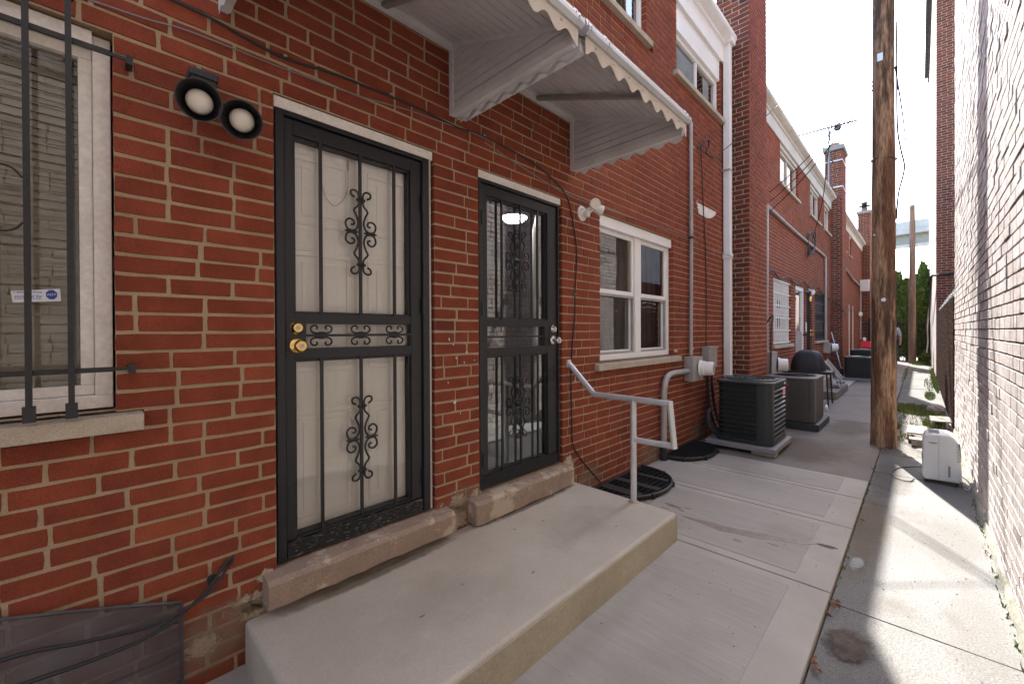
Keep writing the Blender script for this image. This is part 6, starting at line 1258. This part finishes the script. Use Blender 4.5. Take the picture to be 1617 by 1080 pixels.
def leafy(x, y, h, R, label, seed, n=2600, m=LEAFG):
    t = thing('leafy_tree', label, 'tree'); r = random.Random(seed)
    MB().tube([(x, y, -0.1), (x + .1, y, h * .4), (x, y + .1, h * .8)], [0.14, 0.10, 0.04], 8).build('trunk', BARK, t)
    for k in range(5): a = k * 1.25; MB().tube([(x + .05, y, h * .4), (x + R * .5 * math.cos(a), y + R * .5 * math.sin(a), h * .65), (x + R * .8 * math.cos(a), y + R * .8 * math.sin(a), h * .8)], [0.07, 0.04, 0.015], 6).build('limb', BARK, t)
    mb = MB(); cl_ = [(Vector((r.gauss(0, R * .45), r.gauss(0, R * .45), r.gauss(0, R * .4))), r.uniform(.25, .5) * R) for _ in range(22)]
    for _ in range(n):
        c_, q = r.choice(cl_); p = Vector((x, y, h * .75)) + c_ + Vector((r.gauss(0, q * .5), r.gauss(0, q * .5), r.gauss(0, q * .45))); a = Vector((r.uniform(-1, 1), r.uniform(-1, 1), r.uniform(-1, 1))).normalized(); b = a.cross(Vector((r.uniform(-1, 1), r.uniform(-1, 1), .3))).normalized(); s_ = r.uniform(.04, .09)
        mb.add([p - a * s_, p + b * s_ * .5, p + a * s_, p - b * s_ * .5], [(0, 1, 2, 3)])
    mb.build('crown', m, t)
leafy(33.0, 0.4, 4.2, 1.6, 'yellow-green leafy tree beyond the end of the row', 8)
leafy(38.0, -6.5, 4.6, 1.8, 'green leafy tree behind the evergreens', 9, m=ARBOR)
sh = thing('shrub', 'small bright green shrub at the foot of the far building', 'shrub'); r = random.Random(3); mb = MB()
for _ in range(420):
    p = Vector((23.7 + r.gauss(0, .16), -2.12 + r.gauss(0, .09), 0.22 + r.gauss(0, .12))); a = Vector((r.uniform(-1, 1), r.uniform(-1, 1), r.uniform(-.4, 1))).normalized(); b = a.cross(Vector((0.3, .2, 1))).normalized(); s_ = r.uniform(.03, .07); mb.add([p - a * s_, p + b * s_ * .5, p + a * s_, p - b * s_ * .5], [(0, 1, 2, 3)])
mb.build('foliage', LEAFG, sh); MB().tube([(23.7, -2.12, -0.05), (23.7, -2.12, 0.3)], 0.02, 5).build('stem', BARK, sh)
bf = thing('iron_fence', 'black iron fence in front of the evergreens at the end of the alley', 'fence')
for z_ in (0.25, 1.62): MB().box(25.5, 25.55, -2.26, 1.0, z_, z_ + 0.05).build('rail', IRON, bf)
for i in range(28): MB().box(25.515, 25.535, -2.25 + i * 0.118, -2.232 + i * 0.118, -0.05, 1.78).build('picket', IRON, bf)
for y_ in (-2.24, -1.25, -0.35): MB().box(25.47, 25.58, y_, y_ + 0.1, -0.05, 1.9).build('post', IRON, bf)
vd = thing('viaduct', 'pale concrete highway viaduct high across the end of the alley', 'viaduct')
VX = 100
def vbox(name, m, y0, y1, z0, z1, d0, d1):
    MB().add([(VX + d0 + 0.10 * y, y, z + H + 0.0 * y) for y in (y0, y1) for z in (z0, z1)] + [(VX + d1 + 0.10 * y, y, z + H) for y in (y0, y1) for z in (z0, z1)],
             [(0, 1, 3, 2), (4, 6, 7, 5), (0, 2, 6, 4), (1, 5, 7, 3), (0, 4, 5, 1), (2, 3, 7, 6)]).build(name, m, vd)
vbox('parapet', VIAD, -70, 110, 17.4, 18.95, -0.3, 0.4); vbox('deck', VIAD, -70, 110, 16.7, 17.38, -0.8, 14); vbox('girder', VIADD, -70, 110, 15.0, 16.68, 0.6, 1.4)
for y_ in range(-70, 110, 3): vbox('stiffener', VIADD, y_, y_ + 0.25, 15.1, 16.6, 0.4, 0.58)
vbox('lower_flange', VIAD, -70, 110, 14.6, 14.98, 0.2, 1.8)
for y_ in (-52, -24, 30, 62): MB().box(VX + 3 + 0.1 * y_, VX + 6 + 0.1 * y_, y_, y_ + 3, -0.1, 16).build('pier', VIAD, vd)
fb = thing('distant_building', 'low distant building seen over the evergreens under the viaduct', 'building')
MB().box(60, 75, -12, 10, 0, 6.2).build('wall', mat('far_wall', (0.34, 0.31, 0.29), 0.9, bump=0), fb); MB().box(59.8, 75.2, -12.2, 10.2, 6.2, 6.5).build('roof', ROOFM, fb)
for i in range(8): w = MB().box(59.93, 59.99, -11 + i * 2.6, -9.6 + i * 2.6, 3.9, 5.3).build('window', DARKIN, fb)
MB().box(63, 64.2, -2.6, -1.6, 6.5, 7.4).build('chimney', STUCCO, fb)
# ------------------------------------------------------------------ person half hidden by the pole
pe = thing('person', 'person in a grey T-shirt and dark trousers, mostly hidden behind the thick pole', 'person')
PXx, PYy = 21.0, -1.20
J = {'pel': (0, 0, .95), 'wai': (0, 0, 1.08), 'che': (0, 0, 1.30), 'nec': (0, 0, 1.48), 'hb': (0.01, 0, 1.57), 'ht': (0.015, 0, 1.70),
     'hl': (0, .09, .92), 'kl': (.02, .10, .50), 'al': (-.02, .10, .08), 'tl': (.14, .11, .03), 'hr': (0, -.09, .92), 'kr': (.03, -.10, .50), 'ar': (0, -.10, .08), 'tr': (.15, -.11, .03),
     'sl': (0, .17, 1.42), 'el': (.02, .22, 1.14), 'wl': (.10, .22, .90), 'fl': (.13, .21, .82), 'sr': (0, -.17, 1.42), 'er': (.02, -.23, 1.14), 'wr': (.10, -.23, .90), 'fr': (.13, -.22, .82)}
Rr = dict(pel=.14, wai=.125, che=.15, nec=.055, hb=.085, ht=.075, hl=.095, kl=.065, al=.045, tl=.04, hr=.095, kr=.065, ar=.045, tr=.04, sl=.065, el=.045, wl=.032, fl=.035, sr=.065, er=.045, wr=.032, fr=.035)
Ed = [('pel', 'wai'), ('wai', 'che'), ('che', 'nec'), ('nec', 'hb'), ('hb', 'ht'), ('pel', 'hl'), ('hl', 'kl'), ('kl', 'al'), ('al', 'tl'), ('pel', 'hr'), ('hr', 'kr'), ('kr', 'ar'), ('ar', 'tr'), ('che', 'sl'), ('sl', 'el'), ('el', 'wl'), ('wl', 'fl'), ('che', 'sr'), ('sr', 'er'), ('er', 'wr'), ('wr', 'fr')]
def skinned(name, keys, m, parent, scale=1.0, root=None, extra=()):
    ks = list(keys); ix = {k: i for i, k in enumerate(ks)}
    me = bpy.data.meshes.new(name); me.from_pydata([(PXx - J[k][0], PYy + J[k][1], J[k][2] - 0.03) for k in ks], [(ix[a], ix[b]) for a, b in Ed if a in ix and b in ix], []); me.materials.append(m)
    o = link(name, me, parent); md = o.modifiers.new('skin', 'SKIN'); md.use_smooth_shade = True
    for k in ks: v = me.skin_vertices[0].data[ix[k]]; v.radius = (Rr[k] * scale, Rr[k] * scale); v.use_root = (k == (root or ks[0]))
    s_ = o.modifiers.new('sub', 'SUBSURF'); s_.levels = 2; s_.render_levels = 2
    return o
skinned('body', J.keys(), SKIN, pe, 1.0, 'pel')
J2 = dict(J); J['el2l'] = (.01, .205, 1.20); 
skinned('shirt', ['che', 'wai', 'pel', 'sl', 'sr', 'el', 'er'], SHIRT, pe, 1.10, 'che')
skinned('trousers', ['pel', 'hl', 'kl', 'al', 'hr', 'kr', 'ar'], TROUS, pe, 1.14, 'pel')
MB().lathe((PXx - 0.0, PYy, 1.585), (0, 0, 1), [(0.088, 0), (0.098, 0.05), (0.088, 0.10), (0.05, 0.135), (0.005, 0.145)], 16).build('hair', HAIR, pe, True)
print('objects', len(bpy.data.objects))
